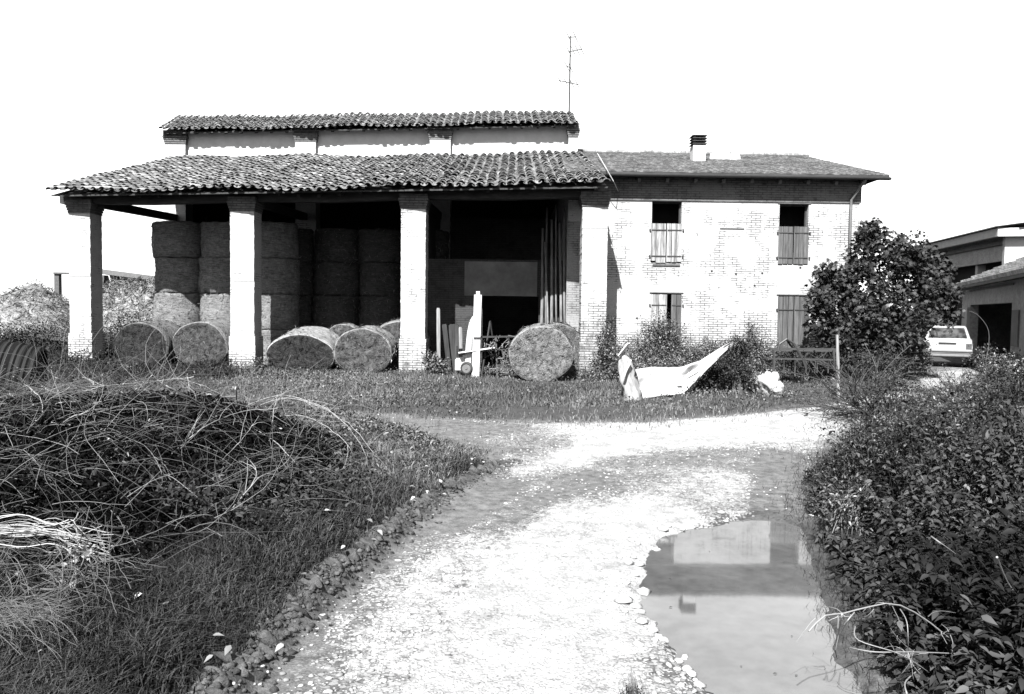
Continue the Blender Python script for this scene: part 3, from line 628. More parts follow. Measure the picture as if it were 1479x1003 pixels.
# tv antenna
a0 = at(822, 163, 33.5); az_ = at(824, 52, 33.5); ant = thing('tv_antenna', 'tall thin television antenna rising from the barn roof', 'antenna', tuple(a0-np.array([0, 0, .25]))); AO = np.array(ant.location)
mb = MB(AO); mb.tube([AO, lerp(a0, az_, .6), az_], [.038, .034, .026], 6); mb.build('mast', MT['metal_d'], ant)
s_ = 33.5/F
for (py, xs, dirv) in ((120, (-16, 13), (1, .5, -.05)), (75, (-2, 18), (1, .4, .35)), (54, (-2, 9), (1, .6, .25)), (98, (-5, 2), (1, .2, -.4))):
    c = at(823, py, 33.5); d = np.array(dirv); mb = MB(AO); A = c+d*xs[0]*s_; B = c+d*xs[1]*s_; mb.tube([A, B], .02, 5)
    for k in np.linspace(0.05, .95, 4 if py in (120, 75) else 2):
        q = lerp(A, B, k); mb.tube([q+np.array([-.12, -.3, .1]), q+np.array([.12, .3, -.1])], .014, 4)
    mb.build('aerial', MT['metal_d'], ant)
# ------------------------------------------------------------------ HOUSE
hxr = at(1240, 350, HY)[0]; zw1 = at(1060, 262, HY)[2]
house = thing('farmhouse', 'two-storey whitewashed brick farmhouse adjoining the barn', 'house', (hxl, HY, ZG)); HO = np.array(house.location)
def px2(x0, y0, x1, y1): a = at((x0+x1)/2, y0, HY); l = at(x0, (y0+y1)/2, HY)[0]; r = at(x1, (y0+y1)/2, HY)[0]; return (l, r, at((x0+x1)/2, y1, HY)[2], a[2])
WIN = [px2(941, 291, 984, 380), px2(1125, 295, 1167, 382), px2(940, 424, 983, 520), px2(1123, 427, 1167, 533)]
WIN[2] = WIN[2][:2]+(ZG+0.5, WIN[2][3]); WIN[3] = WIN[3][:2]+(ZG+.02, WIN[3][3])
wallholes(hxl, hxr, ZG-.3, zw1+.25, WIN, HY, 0.35, HO).build('front_wall', MT['house'], house)
HD = 12.0
mb = MB(HO); mb.box(hxl, hxl+.3, HY+.352, HY+HD, ZG-.3, zw1+.2); mb.build('side_wall', MT['house'], house)
mb = MB(HO); mb.box(hxr-.3, hxr, HY+.352, HY+HD, ZG-.3, zw1+.2); mb.build('side_wall', MT['house'], house)
mb = MB(HO); mb.box(hxl+.302, hxr-.302, HY+HD-.3, HY+HD, ZG-.3, zw1+.2); mb.build('back_wall', MT['house'], house)
mb = MB(HO); mb.box(hxl+.302, hxr-.302, HY+.36, HY+HD-.31, at(1000, 400, HY)[2]-.12, at(1000, 400, HY)[2]+.12); mb.build('upper_floor', MT['darkwood'], house)
# roof
EY = HY-.5; RY = HY+5.6
efl = at(846, 247.5, EY); efr = at(1285, 254, EY); rl = at(838, 220, RY); rr_ = at(1160, 226, RY); efl[0] = hxl-.1; rl[0] = hxl-.1
def roofrows(P00, P10, P01, P11, nr, ncol, name, mat, parent, org, lift=0.035, th=0.03):
    """flat interlocking tiles laid in stepped rows"""
    Vs = []; Fs = []; ti = []; k = 0
    P00, P10, P01, P11 = [np.array(p, float) for p in (P00, P10, P01, P11)]
    pos = lambda u, v: (P00*(1-u)+P10*u)*(1-v)+(P01*(1-u)+P11*u)*v
    nz = unit(np.cross(P10-P00, P01-P00)); nz = nz*np.sign(nz[2])
    for j in range(nr):
        for i in range(ncol):
            u0, u1 = i/ncol, (i+1)/ncol; v0, v1 = j/nr, min((j+1.05)/nr, 1); h = lift+random.uniform(-.006, .006)
            um = (u0+u1)/2; g = 0.004/ncol
            a = [pos(u0+g, v0)+nz*h, pos(um, v0)+nz*(h+.012), pos(u1-g, v0)+nz*h, pos(u1-g, v1)+nz*.004, pos(um, v1)+nz*.016, pos(u0+g, v1)+nz*.004, pos(u0+g, v0)+nz*(h-th), pos(u1-g, v0)+nz*(h-th)]
            Vs += a; Fs += [(k, k+1, k+4, k+5), (k+1, k+2, k+3, k+4), (k, k+6, k+7, k+1), (k+1, k+7, k+2, k+2)]; ti += [random.uniform(.75, 1.25)]*4; k += 8
    Fs = [f for f in Fs]; me = MB(org); me.v = [tuple(np.array(v)-np.array(org)) for v in Vs]; me.f = [tuple(dict.fromkeys(f)) for f in Fs]; me.t = ti; me.m = [0]*len(Fs)
    return me.build(name, mat, parent)
mb = MB(HO); mb.hexa([efl-[0, 0, .14], efr-[0, 0, .14], rr_-[0, 0, .14], rl-[0, 0, .14], efl, efr, rr_, rl]); hr = mb.build('roof', MT['darkwoodx'], house)
bkl = np.array([rl[0], HY+HD+.6, efl[2]]); bkr = np.array([efr[0], HY+HD+.6, efr[2]])
mb = MB(HO); mb.hexa([rl-[0, 0, .14], rr_-[0, 0, .14], bkr-[0, 0, .14], bkl-[0, 0, .14], rl, rr_, bkr, bkl]); mb.build('rear_roof', MT['tile_f'], house)
mb = MB(HO); mb.add([rr_-[0, 0, .01], efr-[0, 0, .01], bkr-[0, 0, .01]], [(0, 1, 2)]); mb.build('end_gable', MT['darkwoodx'], house)
rf = roofrows(efl+[0, 0, .003], efr+[0, 0, .003], rl+[0, 0, .003], rr_+[0, 0, .003], 22, 46, 'roof_tiles', MT['tile_f'], hr, HO)
mb = MB(HO)
for i in range(22):
    u = (i+.5)/22; a = lerp(rl, rr_, u); b = lerp(rl, rr_, u+1/22.5); mb.tube([a+[0, 0, .03], b+[0, 0, .035]], [.1, .085], 8, random.uniform(1.3, 2.4))
mb.build('ridge_tiles', MT['tile_f'], hr)
PR = plain('pale_rafter', .12, .8, .3, 5)
mb = MB(HO)
for i in range(11):
    mb = MB(HO); x = lerp(efl, efr, (i+.6)/11.4); mb.bar(x+[0, .12, -.21], [x[0], HY+.1, x[2]-.21+.18], .09, .12); mb.build('rafter_tail', PR, hr)
mb = MB(HO); A = efl+[0, -.07, -.07]; B = efr+[0, -.07, -.07]
n_ = 9; prof = [(math.cos(a)*.075, math.sin(a)*.075) for a in np.linspace(PI, 2*PI, n_)]+[(math.cos(a)*.065, math.sin(a)*.065) for a in np.linspace(2*PI, PI, n_)]
vs = [A+[0, p[0], p[1]] for p in prof]+[B+[0, p[0], p[1]] for p in prof]; K = len(prof)
mb.add(vs, [(i, (i+1) % K, K+(i+1) % K, K+i) for i in range(K)]+[tuple(range(K-1, -1, -1)), tuple(range(K, 2*K))]); mb.build('gutter', MT['metal_d'], house)
mb = MB(HO); p0 = at(1252, 257, EY-.05); p1 = at(1247, 264, EY+.05); p2 = at(1230, 288, HY-.08); p3 = at(1229, 300, HY-.08); p4 = np.array([p3[0], HY-.08, ZG+.05]); mb.tube([p0, p1, p2, p3, p4], .045, 10); mb.build('downpipe', MT['metal_g'], house, True)
mb = MB(HO)   # brick frieze under the eave, one course proud
mb.box(hxl, hxr+.03, HY-.035, HY-.003, zw1-.62, zw1+.2); mb.build('brick_frieze', MT['bare'], house)
# chimney with stacked tile cowl
cy = 27.0; cxl = at(1001, 230, cy)[0]; cxr = at(1019, 230, cy)[0]; czb = at(1010, 236, cy)[2]-.3; czt = at(1010, 210, cy)[2]
mb = MB(HO); mb.box(cxl, cxr, cy, cy+.5, czb, czt); ch = mb.build('chimney', MT['plaster_w'], house)
mb = MB(HO); lz = (at(1010, 194, cy)[2]-czt)/4
for k in range(4):
    z = czt+lz*k; 
    for q in (cxl+.02, cxr-.08): mb.box(q, q+.06, cy+.03, cy+.09, z, z+lz*.55); mb.box(q, q+.06, cy+.4, cy+.46, z, z+lz*.55)
    z += lz*.55; e = .05
    mb.hexa([(cxl-e, cy-e, z), (cxr+e, cy-e, z), (cxr+e, cy+.5+e, z), (cxl-e, cy+.5+e, z), (cxl+.03, cy+.05, z+lz*.42), (cxr-.03+.05, cy+.05, z+lz*.42), (cxr+.02, cy+.45, z+lz*.42), (cxl+.03, cy+.45, z+lz*.42)])
mb.build('cowl', MT['metal_r'], ch)
# roof window, white frame lying on the slope
def on_roof(px, py):
    nn = np.cross(efr-efl, rl-efl); r = ray(px, py); t = np.dot(efl-CAM, nn)/np.dot(r, nn); return CAM+r*t+unit(nn)*np.sign(nn[2])*.07
c4 = [on_roof(1025, 230.5), on_roof(1069, 231.5), on_roof(1068, 226.5), on_roof(1026, 225.5)]
mb = MB(HO); mb.hexa([p-[0, 0, .12] for p in c4]+[p+[0, 0, .02] for p in c4]); sk = mb.build('skylight', MT['white_p'], hr)
# windows
def shutter(x0, x1, z0, z1, mat, parent, npl=4, lean=0.0, broken=False, hinge=True):
    mb = MB(HO); wd = (x1-x0)/npl; y = HY-.015
    for i in range(npl):
        a = x0+i*wd+.004; b = x0+(i+1)*wd-.004-(random.uniform(0, .012)); zz = z0+(random.uniform(0, .09) if broken else random.uniform(0, .015)); yy = y+random.uniform(-.006, .006)
        mb.box(a, b, yy-.025, yy, zz, z1-random.uniform(0, .01), random.uniform(.8, 1.2))
    if hinge:
        for z in (z1-(z1-z0)*.17, z0+(z1-z0)*.17):
            side = -1 if parent.get('hl', True) else 1
            mb.box(x0+.02, x1-.02, y-.045, y-.032, z-.015, z+.015, mi=1); mb.box((x0-.05 if side < 0 else x1+.01), (x0-.01 if side < 0 else x1+.05), y-.05, y-.005, z-.02, z+.03, mi=1)
    return mb.build('shutter', [mat, MT['metal_d']], parent)
def window(wn, zsplit, mats, broken=False, gap=None, lab=None):
    x0, x1, z0, z1 = wn; mb = MB(HO); f = .05
    mb.box(x0, x0+f, HY+.16, HY+.22, z0, z1); mb.box(x1-f, x1, HY+.16, HY+.22, z0, z1); mb.box(x0+f, x1-f, HY+.16, HY+.22, z1-f, z1); mb.box(x0+f, x1-f, HY+.16, HY+.22, z0, z0+f)
    wo_ = mb.build('window', MT['darkwood'], house)
    if lab: wo_['label'] = lab
    xm = (x0+x1)/2; m0, m1 = mats
    wo_['hl'] = True; shutter(x0-.02, (gap[0] if gap else xm-.006), z0, zsplit, m0, wo_, 3 if not gap else 2, broken=broken)
    wo_['hl'] = False; shutter((gap[1] if gap else xm+.006), x1+.02, z0, zsplit, m1, wo_, 3 if not gap else 2, broken=broken)
    del wo_['hl']
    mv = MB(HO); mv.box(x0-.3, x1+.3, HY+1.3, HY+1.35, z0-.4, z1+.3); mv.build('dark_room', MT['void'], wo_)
    return wo_
zs0 = at(962, 323, HY)[2]; zs1 = at(1146, 327.5, HY)[2]
window(WIN[0], zs0, (MT['shutter_a'], MT['shutter_a']), True, lab='upper window with pale broken shutters and open dark top')
window(WIN[1], zs1, (MT['shutter_b'], MT['shutter_b']), lab='upper window with intact grey board shutters')
xg = at(963, 440, HY)[0]; xg2 = at(969, 440, HY)[0]
window(WIN[2], WIN[2][3]-.03, (MT['shutter_a'], MT['shutter_b']), gap=(xg, xg2), lab='ground-floor window with a gap between its shutters')
window(WIN[3], WIN[3][3]-.03, (MT['shutter_b'], MT['shutter_b']), lab='ground-floor door of tall grey boards')
mb = MB(HO); mb.box(WIN[0][0]+.05, WIN[0][1]-.02, HY-.04, HY-.004, WIN[0][2]-.09, WIN[0][2]-.04); mb.build('sill', MT['metal_r'], house)
for wn in WIN: mb = MB(HO); mb.box(wn[0]-.06, wn[1]+.06, HY-.03, HY-.002, wn[3]+.003, wn[3]+.03); mb.build('lintel', MT['metal_r'], house)
for (px, py) in ((1063, 396), (1101, 395), (1090, 413), (1028, 392), (920, 460), (1156, 387)): q = at(px, py, HY); mb = MB(HO); mb.box(q[0]-.03, q[0]+.03, HY-.004, HY+.001, q[2]-.03, q[2]+.03); mb.build('putlog_hole', MT['void'], house)
mb = MB(HO); mb.box(at(1040, 330, HY)[0], at(1075, 330, HY)[0], HY-.006, HY-.001, at(1058, 332, HY)[2], at(1058, 330, HY)[2]); mb.build('wall_crack', MT['void'], house)
# white wire from the roof to the wall
wr = [at(863, 222, 27), at(876, 244, 23.4), at(886, 262, 23.5), at(893, 277, 24.15)]
mb = MB(wr[0]); mb.tube(wr, .012, 5); o = mb.build('cable', MT['white_p']); o.location = tuple(wr[0]); tag(o, 'thin white cable hanging from the house roof beside the barn roof corner', 'cable')
# ------------------------------------------------------------------ HAY
def bale_mesh(r, ln, name, seed, upright=False, sx=1.0, sz=1.0, fuzz=500, te=1.0, ts=1.0):
    """round bale; axis along local y (or z when upright), base at z = 0"""
    rs = np.random.default_rng(seed); na, nl = 56, 14; off = seed*3.7
    def P(a, s, rad):
        rr = rad*(1+0.06*mnoise.noise(Vector((math.cos(a)*1.3+off, math.sin(a)*1.3, s*1.5)))+0.016*mnoise.noise(Vector((math.cos(a)*5+off, math.sin(a)*5, s*9)))) + 0.008*math.sin(s*2*PI/0.075)*(rad == r)
        return rr*math.cos(a), rr*math.sin(a)
    V = []; Fc = []; mi = []; tn = []
    rows = []
    ends = [(0.0, .25), (0.0, .5), (0.0, .75), (0.0, .93)]
    prof = [(-ln/2+.05*(1-q), r*q) for q in (.12, .3, .5, .7, .86, .96)] + [(-ln/2+.05+ (ln-.1)*k/(nl-1), r) for k in range(nl)] + [(ln/2-.05*(1-q), r*q) for q in (.96, .86, .7, .5, .3, .12)]
    for (s, rad) in prof:
        row = []
        for k in range(na):
            a = 2*PI*k/na; x, z = P(a, s, rad); e = 0.05*mnoise.noise(Vector((x*4+off, z*4, 1.0 if s < 0 else 5.0))) if rad < r else 0
            row.append(len(V)); V.append((x*sx, s+e, z*sz) if not upright else (x*sx, z*sx, s+e))
        rows.append(row)
    for i in range(len(rows)-1):
        for k in range(na):
            Fc.append((rows[i][k], rows[i][(k+1) % na], rows[i+1][(k+1) % na], rows[i+1][k])); end = i < 5 or i >= len(rows)-6
            mi.append(1 if end else 0); tn.append((te if end else ts)*rs.uniform(.85, 1.15))
    for row, rev in ((rows[0], True), (rows[-1], False)):
        Fc.append(tuple(row[::-1] if rev else row)); mi.append(1); tn.append(te)
    me = bpy.data.meshes.new(name); lift = ln/2 if upright else r*sz
    me.from_pydata([(v[0], v[1], v[2]+lift*.985) for v in V], [], Fc)
    me.attributes.new('tint', 'FLOAT', 'FACE').data.foreach_set('value', tn); me.polygons.foreach_set('material_index', mi); me.polygons.foreach_set('use_smooth', [True]*len(Fc))
    me.materials.append(MT['hay'] if upright else MT['hayy']); me.materials.append(MT['hayend']); me.update()
    # loose stalks standing off the surface
    n = fuzz; a = rs.uniform(0, 2*PI, n); s = rs.uniform(-ln/2, ln/2, n); endm = rs.uniform(0, 1, n) < .45; q = np.sqrt(rs.uniform(0, 1, n))
    rad = np.where(endm, r*q, r*1.0); s = np.where(endm, -ln/2-.0+.05*(1-q), s)
    X = rad*np.cos(a)*sx; Z = rad*np.sin(a)*(sx if upright else sz)
    Pn = np.stack([X, s, Z], 1) if not upright else np.stack([X, Z, s], 1); Pn[:, 2] += lift*.985
    out = np.stack([np.cos(a), np.zeros(n), np.sin(a)], 1) if not upright else np.stack([np.cos(a), np.sin(a), np.zeros(n)], 1)
    ax = rs.normal(size=(n, 3)); fl = np.array([0, -1.0, 0]) if not upright else np.array([0, 0, -1.0])
    nr = np.where(endm[:, None], fl, out); ax = unit(ax - nr*np.sum(ax*nr, 1, keepdims=True)*.75)
    V2, T2, t2 = leaves(Pn+nr*.004, ax, nr, rs.uniform(.06, .2, n), rs.uniform(.006, .014, n), 'diamond', np.where(endm, rs.uniform(.3, 1.0, n)*te, rs.uniform(.5, 1.3, n)*ts))
    return me, (V2, T2, t2)
def bale(px, py_base, D, wpx, hpx, ln, label, seed, rz=0.0, tilt=0.0, te=1.0, ts=1.0, group='round hay bales lying along the front of the barn', z=None):
    p = at(px, py_base, D); wdt = wpx*D/F; hgt = hpx*D/F; r = wdt/2
    zb = z if z is not None else float(terrain(p[0], D))-0.02
    me, fz = bale_mesh(r, ln, 'round_bale', seed, False, 1.0, hgt/wdt, 700, te, ts)
    o = bpy.data.objects.new('round_bale', me); COL.objects.link(o); o.location = (p[0], D+ln/2, zb); o.rotation_euler = (tilt, 0, rz)
    tag(o, label, 'hay bale', group)
    meshnp('loose_stalks', *fz, MT['straw'], o)['kind'] = 'stuff'; return o
bale(207, 540, 24.6, 84, 66, 1.3, 'dark weathered round bale nearest the left corner pillar', 1, -.12, .05, .3, .6)
bale(262, 530, 26.3, 84, 62, 1.2, 'round bale tucked in behind the two left front bales', 2, -.1, .04, .4, .8)
bale(292, 542, 24.3, 84, 68, 1.3, 'brown round bale just left of the second pillar', 3, -.1, .05, .6, .9)
bale(434, 552, 22.7, 100, 62, 1.5, 'slumped round bale with black rotten face and pale back', 4, .02, .14, .33, 1.25)
bale(524, 552, 22.5, 84, 68, 1.4, 'frayed round bale left of the third pillar with a mottled face', 5, .0, .06, .75, 1.0)
bale(493, 535, 25.2, 60, 62, 1.2, 'small round bale peeping out between two front bales', 6, .1, .0, .9, 1.2)
bale(574, 538, 23.6, 84, 74, 1.5, 'round bale partly hidden behind the third pillar', 7, .05, .04, .7, 1.0)
bale(782, 556, 20.6, 94, 84, 1.3, 'large tan round bale standing at the right bay beside the brick pier', 8, -.03, .02, 1.35, 1.0)
bale(806, 548, 22.2, 76, 80, 1.2, 'round bale half hidden behind the large tan bale', 9, -.03, .0, .9, .8)
# stack of bales standing on end under the roof
cm, cf = bale_mesh(.80, 1.17, 'stacked_bale', 21, True, fuzz=650); cm2, cf2 = bale_mesh(.80, 1.17, 'stacked_bale', 22, True, fuzz=650)
fm = [meshnp('loose_stalks', *f, MT['straw']) for f in (cf, cf2)]
fmd = [f.data for f in fm]
for f in fm: bpy.data.objects.remove(f)
MT['hay_shaded'] = haymat('hay_side_shaded', 0.10, 'z'); cm3, cm4 = cm.copy(), cm2.copy()  # rear-row copy of the hay, darkened to carry the barn's interior shade
for q_ in (cm3, cm4): q_.materials[0] = MT['hay_shaded']
stack = []
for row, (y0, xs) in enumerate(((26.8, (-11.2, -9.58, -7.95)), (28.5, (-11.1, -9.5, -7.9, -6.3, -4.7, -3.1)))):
    for ci, x in enumerate(xs):
        for k in range(4):
            stack.append((x+random.uniform(-.04, .04), y0+random.uniform(-.05, .05)-(.12*ci if row == 0 else 0), ZG+k*1.165, row, ci, k))
cols = ['left', 'middle', 'right']; tiers = ['bottom', 'second', 'third', 'topmost']
for (x, y, z, row, ci, k) in stack:
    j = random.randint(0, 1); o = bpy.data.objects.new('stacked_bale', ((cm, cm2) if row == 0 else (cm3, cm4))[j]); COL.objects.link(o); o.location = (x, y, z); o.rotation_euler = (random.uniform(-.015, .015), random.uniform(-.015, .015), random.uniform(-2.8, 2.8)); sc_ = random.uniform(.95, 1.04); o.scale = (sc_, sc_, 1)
    if row == 0: lab = '%s bale standing on end in the %s column of the front hay stack' % (tiers[k], cols[ci])
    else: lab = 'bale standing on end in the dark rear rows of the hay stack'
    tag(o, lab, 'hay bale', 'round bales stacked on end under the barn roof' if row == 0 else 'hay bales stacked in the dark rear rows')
    f = bpy.data.objects.new('loose_stalks', fmd[j]); COL.objects.link(f); f.parent = o; f['kind'] = 'stuff'
# pale slatted crate glimpsed between bales
p = at(525, 482, 24.2); mb = MB((p[0], 24.2, ZG)); zt = p[2]
for k in range(5): mb.box(p[0]-.28, p[0]+.28, 24.2, 24.23, zt+.14-k*.09-.05, zt+.14-k*.09)
for s in (-.28, .22):
    mb.box(p[0]+s, p[0]+s+.06, 24.232, 24.27, ZG, zt+.14)
o = mb.build('pallet', MT['palewood']); o.location = (p[0], 24.2, ZG); tag(o, 'pale slatted pallet upright behind the bales near the third pillar', 'pallet')
# ------------------------------------------------------------------ poles, posts, machine
for i, (xt, yt, xb, r) in enumerate(((784, 330, 781, .05), (790, 300, 789, .035), (797, 318, 796, .05), (803, 296, 805, .03), (808, 322, 811, .045), (815, 300, 817, .04), (787, 350, 793, .03))):
    D = 24.75-.05*i; a = at(xb, 500, D-.25); a[2] = ZG; b = at(xt, yt, D+.3); mb = MB(a)
    mb.tube([a, lerp(a, b, .5)+[.02*(-1)**i, 0, 0], b], [r*1.15, r, r*.8], 7); o = mb.build('leaning_pole', MT['pole'], smooth=True); o.location = tuple(a)
    tag(o, 'bare wooden pole leaning in a bunch against the brick pier', 'pole', 'poles leaning beside the doorway')
for (xb, yb, xt, yt, w_, D, lab, mt_) in ((634, 532, 633, 447, .1, 22.6, 'thin grey post with pale top just right of the third pillar', 'palewood'), (650, 540, 642, 470, .13, 22.2, 'dark slanting post beside the thin grey post', 'darkwood'),
        (657, 542, 655, 470, .26, 22.4, 'broad dark upright timber left of the white machine mast', 'darkwood'), (666, 540, 665, 474, .1, 23.2, 'short pale split post behind the white machine', 'palewood')):
    a = at(xb, yb, D); a[2] = float(terrain(a[0], D))-.05; b = at(xt, yt, D); mb = MB(a); mb.bar(a, b, w_, w_*.6, upv=(0, 1, 0)); mb.bar(b, b+(b-a)*.02, w_*.8, w_*.5, upv=(0, 1, 0)); o = mb.build('wooden_post', MT[mt_]); o.location = tuple(a); tag(o, lab, 'post')
# hay machine
MD = 21.2; q0 = at(690, 548, MD); q0[2] = float(terrain(q0[0], MD)); mach = thing('hay_tedder', 'old hay machine with tall white mast and tangle of dark tines', 'farm machine', tuple(q0))
A_ = lambda x, y, d=MD: at(x, y, d)
mb = MB(q0); mb.bar(A_(686.5, 552), A_(690.5, 426), .2, .16, upv=(0, 1, 0)); mb.bar(A_(690.5, 427), A_(690.5, 421), .1, .08, upv=(0, 1, 0)); mb.bar(A_(684, 488, MD-.1), A_(694, 488, MD-.1), .04, .03, mi=1); mb.build('mast', [MT['white_p'], MT['metal_d']], mach)
mb = MB(q0)   # curved guard
cv = [(676, 548), (676, 520), (677, 498), (679, 480), (682, 466), (686, 459)]
for i in range(len(cv)-1):
    mb.bar(A_(*cv[i], MD+.05), A_(*cv[i+1], MD+.05), .15, .03, upv=(0, 1, 0))
mb.build('guard', MT['white_p'], mach)
mb = MB(q0); a = A_(668, 528, MD+.1); mb.box(a[0]-.2, a[0]+.2, MD+.1, MD+.35, a[2]-.13, a[2]+.15); mb.box(a[0]-.17, a[0]+.17, MD+.12, MD+.33, a[2]+.15, a[2]+.19); mb.build('gearbox_cover', MT['white_p'], mach)
def wheel(c, r, w_, ax, parent, org, name='wheel'):
    ax = unit(np.array(ax, float)); u = unit(np.cross(ax, (0, 0, 1))); v = np.cross(u, ax); c = np.array(c)
    mb = MB(org); n = 28; vs = []; prof = [(-w_/2, .72), (-w_/2, .95), (-w_/4, 1), (w_/4, 1), (w_/2, .95), (w_/2, .72)]
    for k in range(n):
        a = 2*PI*k/n
        for (s, q) in prof: vs.append(c+ax*s+(u*math.cos(a)+v*math.sin(a))*r*q)
    K = len(prof); mb.add(vs, [(k*K+i, k*K+i+1, ((k+1) % n)*K+i+1, ((k+1) % n)*K+i) for k in range(n) for i in range(K-1)]); wh = mb.build(name, MT['rubber'], parent, True)
    mb = MB(org); mb.tube([c-ax*w_*.32, c+ax*w_*.32], r*.73, 20); mb.tube([c-ax*w_*.5, c+ax*w_*.5], r*.2, 10); mb.build('rim', MT['metal_g'], wh); return wh
wheel(A_(674, 532, MD-.05), .17, .1, (.3, 1, 0), mach, q0)
mb = MB(q0)
for (a, b, w_) in (((655, 545), (770, 548), .05), ((662, 512), (714, 504), .07), ((694, 487), (762, 486), .045), ((696, 542), (708, 464), .035), ((708, 464), (716, 520), .03), ((718, 548), (716, 487), .04), ((755, 487), (757, 545), .035), ((700, 505), (760, 505), .03), ((660, 500), (662, 545), .03), ((735, 487), (742, 540), .03)):
    mb.bar(A_(*a, MD+.1), A_(*b, MD+.4), w_)
mb.build('frame', MT['metal_d'], mach)
mb = MB(q0); mb.bar(A_(662, 511, MD), A_(714, 503.5, MD+.1), .3, .035, upv=(0, .2, 1)); mb.build('drawbar_plate', MT['white_p'], mach)
P = []; 
for i in range(90):
    x = random.uniform(698, 762); y = random.uniform(492, 540); P.append(A_(x, y, MD+random.uniform(0, .9)))
pc = curves(np.array(P), rnd_dirs(90), rng.uniform(.2, .5, 90), 8, .6, 3.0)-q0
V, T, t = tubes(pc, np.full((90, 8), .011), 4, np.ones(90)); meshnp('tines', V, T, t*rng.uniform(.5, 3.0, len(t)), leafmat('tine_metal', .12, .6), mach)
for (x, y) in ((728, 522), (745, 515), (712, 530)):
    c = A_(x, y, MD+.5); ring = [c+np.array([math.cos(a)*.32, .05*math.sin(a), math.sin(a)*.32]) for a in np.linspace(0, 2*PI, 22)]
    mb = MB(q0); mb.tube(ring, .018, 5)
    for k in range(0, 21, 3): mb.tube([c, ring[k]], .009, 4)
    mb.build('rake_wheel', MT['metal_r'], mach)
# harrow frame before the tree
HDp = 20.5; h0 = at(1150, 540, HDp); h0[2] = float(terrain(h0[0], HDp)); hv = [at(1150, 540, HDp)]
har = thing('harrow', 'rusty harrow frame with a bent triangular hitch left of the fig tree', 'farm machine', tuple(h0)); B_ = lambda x, y, d=HDp: at(x, y, d)
mb = MB(h0)
for (a, b, w_) in (((1112, 504), (1208, 505), .055), ((1108, 518), (1206, 520), .045), ((1118, 538), (1118, 504), .05), ((1205, 536), (1204, 504), .05)): mb.bar(B_(*a), B_(*b), w_)
for (a, b, w_) in (((1112, 506), (1208, 507), .05), ((1140, 507), (1160, 535), .05), ((1172, 507), (1190, 530), .04)): mb.bar(B_(*a, HDp+.9), B_(*b, HDp+.5), w_)
for x in (1116, 1145, 1175, 1203): mb.bar(B_(x, 504), B_(x+2, 507, HDp+.9), .04)
mb.build('frame', MT['metal_d'], har)
mb = MB(h0); mb.tube([B_(1124, 506), B_(1126, 497), B_(1136, 490), B_(1146, 496), B_(1160, 520), B_(1164, 532)], .035, 7); mb.tube([B_(1136, 490), B_(1141, 498, HDp+.4), B_(1150, 508, HDp+.8)], .03, 7); mb.build('hitch', MT['metal_d'], har)
for i in range(6):
    x = 1116+i*16; a = B_(x, 519); mb = MB(h0); mb.tube([a, a+np.array([.02, .02, -.2]), a+np.array([-.03, -.1, -.36])], .018, 5); mb.build('tine', MT['metal_d'], har)
# stake
a = at(1211, 566, 17.6); a[2] = float(terrain(a[0], 17.6))-.05; b = at(1209, 484, 17.6); mb = MB(a); mb.tube([a, lerp(a, b, .5)+[.01, 0, 0], b], [.04, .036, .03], 7); o = mb.build('stake', MT['palewood']); o.location = tuple(a); tag(o, 'slim pale wooden stake standing in the grass before the fig tree', 'stake')
# ------------------------------------------------------------------ tarp over hedge
TD = 17.3
upc = [(917, 534), (945, 531), (985, 531), (1010, 522), (1035, 506), (1054, 495), (1066, 494)]; loc_ = [(927, 577), (955, 573), (985, 569), (1002, 556), (1022, 533), (1046, 511), (1072, 502)]
def interp_px(c, t):
    c = np.array(c, float); return np.array([np.interp(t, np.linspace(0, 1, len(c)), c[:, k]) for k in (0, 1)])
nu, nv = 60, 22; t0 = at(925, 577, TD); t0[2] = float(terrain(t0[0], TD)); vs = []; fs = []
def tdepth(t): return TD+.5*math.sin(t*PI)*.4-.1
for i in range(nu+1):
    for j in range(nv+1):
        u, v = i/nu, j/nv; a = interp_px(upc, u); b = interp_px(loc_, u); D = tdepth(u)+(1-v)*.55*(1-u*.5)
        p = at(*(a*(1-v)+b*v), D); sagd = .07*math.sin(v*PI*2.3+u*4)+.05*math.sin(u*19+v*7)+.05*abs(mnoise.noise(Vector((u*16+v*4, v*7, 5))))+.05*mnoise.noise(Vector((u*9, v*5, 2)))
        if not ((.30 < u < .36 and .62 < v < .70) or (.48 < u < .52 and .80 < v < .88)) or True: p = p+np.array([0, -sagd, sagd*.25])
        vs.append(p)
for i in range(nu):
    for j in range(nv):
        if (i in (18, 19) and j in (15, 16)) or (i in (27, 28) and j == 18) or (24 <= i <= 30 and j == 11): continue
        k = i*(nv+1)+j; fs.append((k, k+nv+1, k+nv+2, k+1))
mb = MB(t0); mb.add(vs, fs); o = mb.build('plastic_sheet', MT['tarp'], smooth=True); o.location = tuple(t0); tag(o, 'white plastic sheet with torn holes sagging over the bush', 'tarpaulin')
sm = o.modifiers.new('thick', 'SOLIDIFY'); sm.thickness = .006
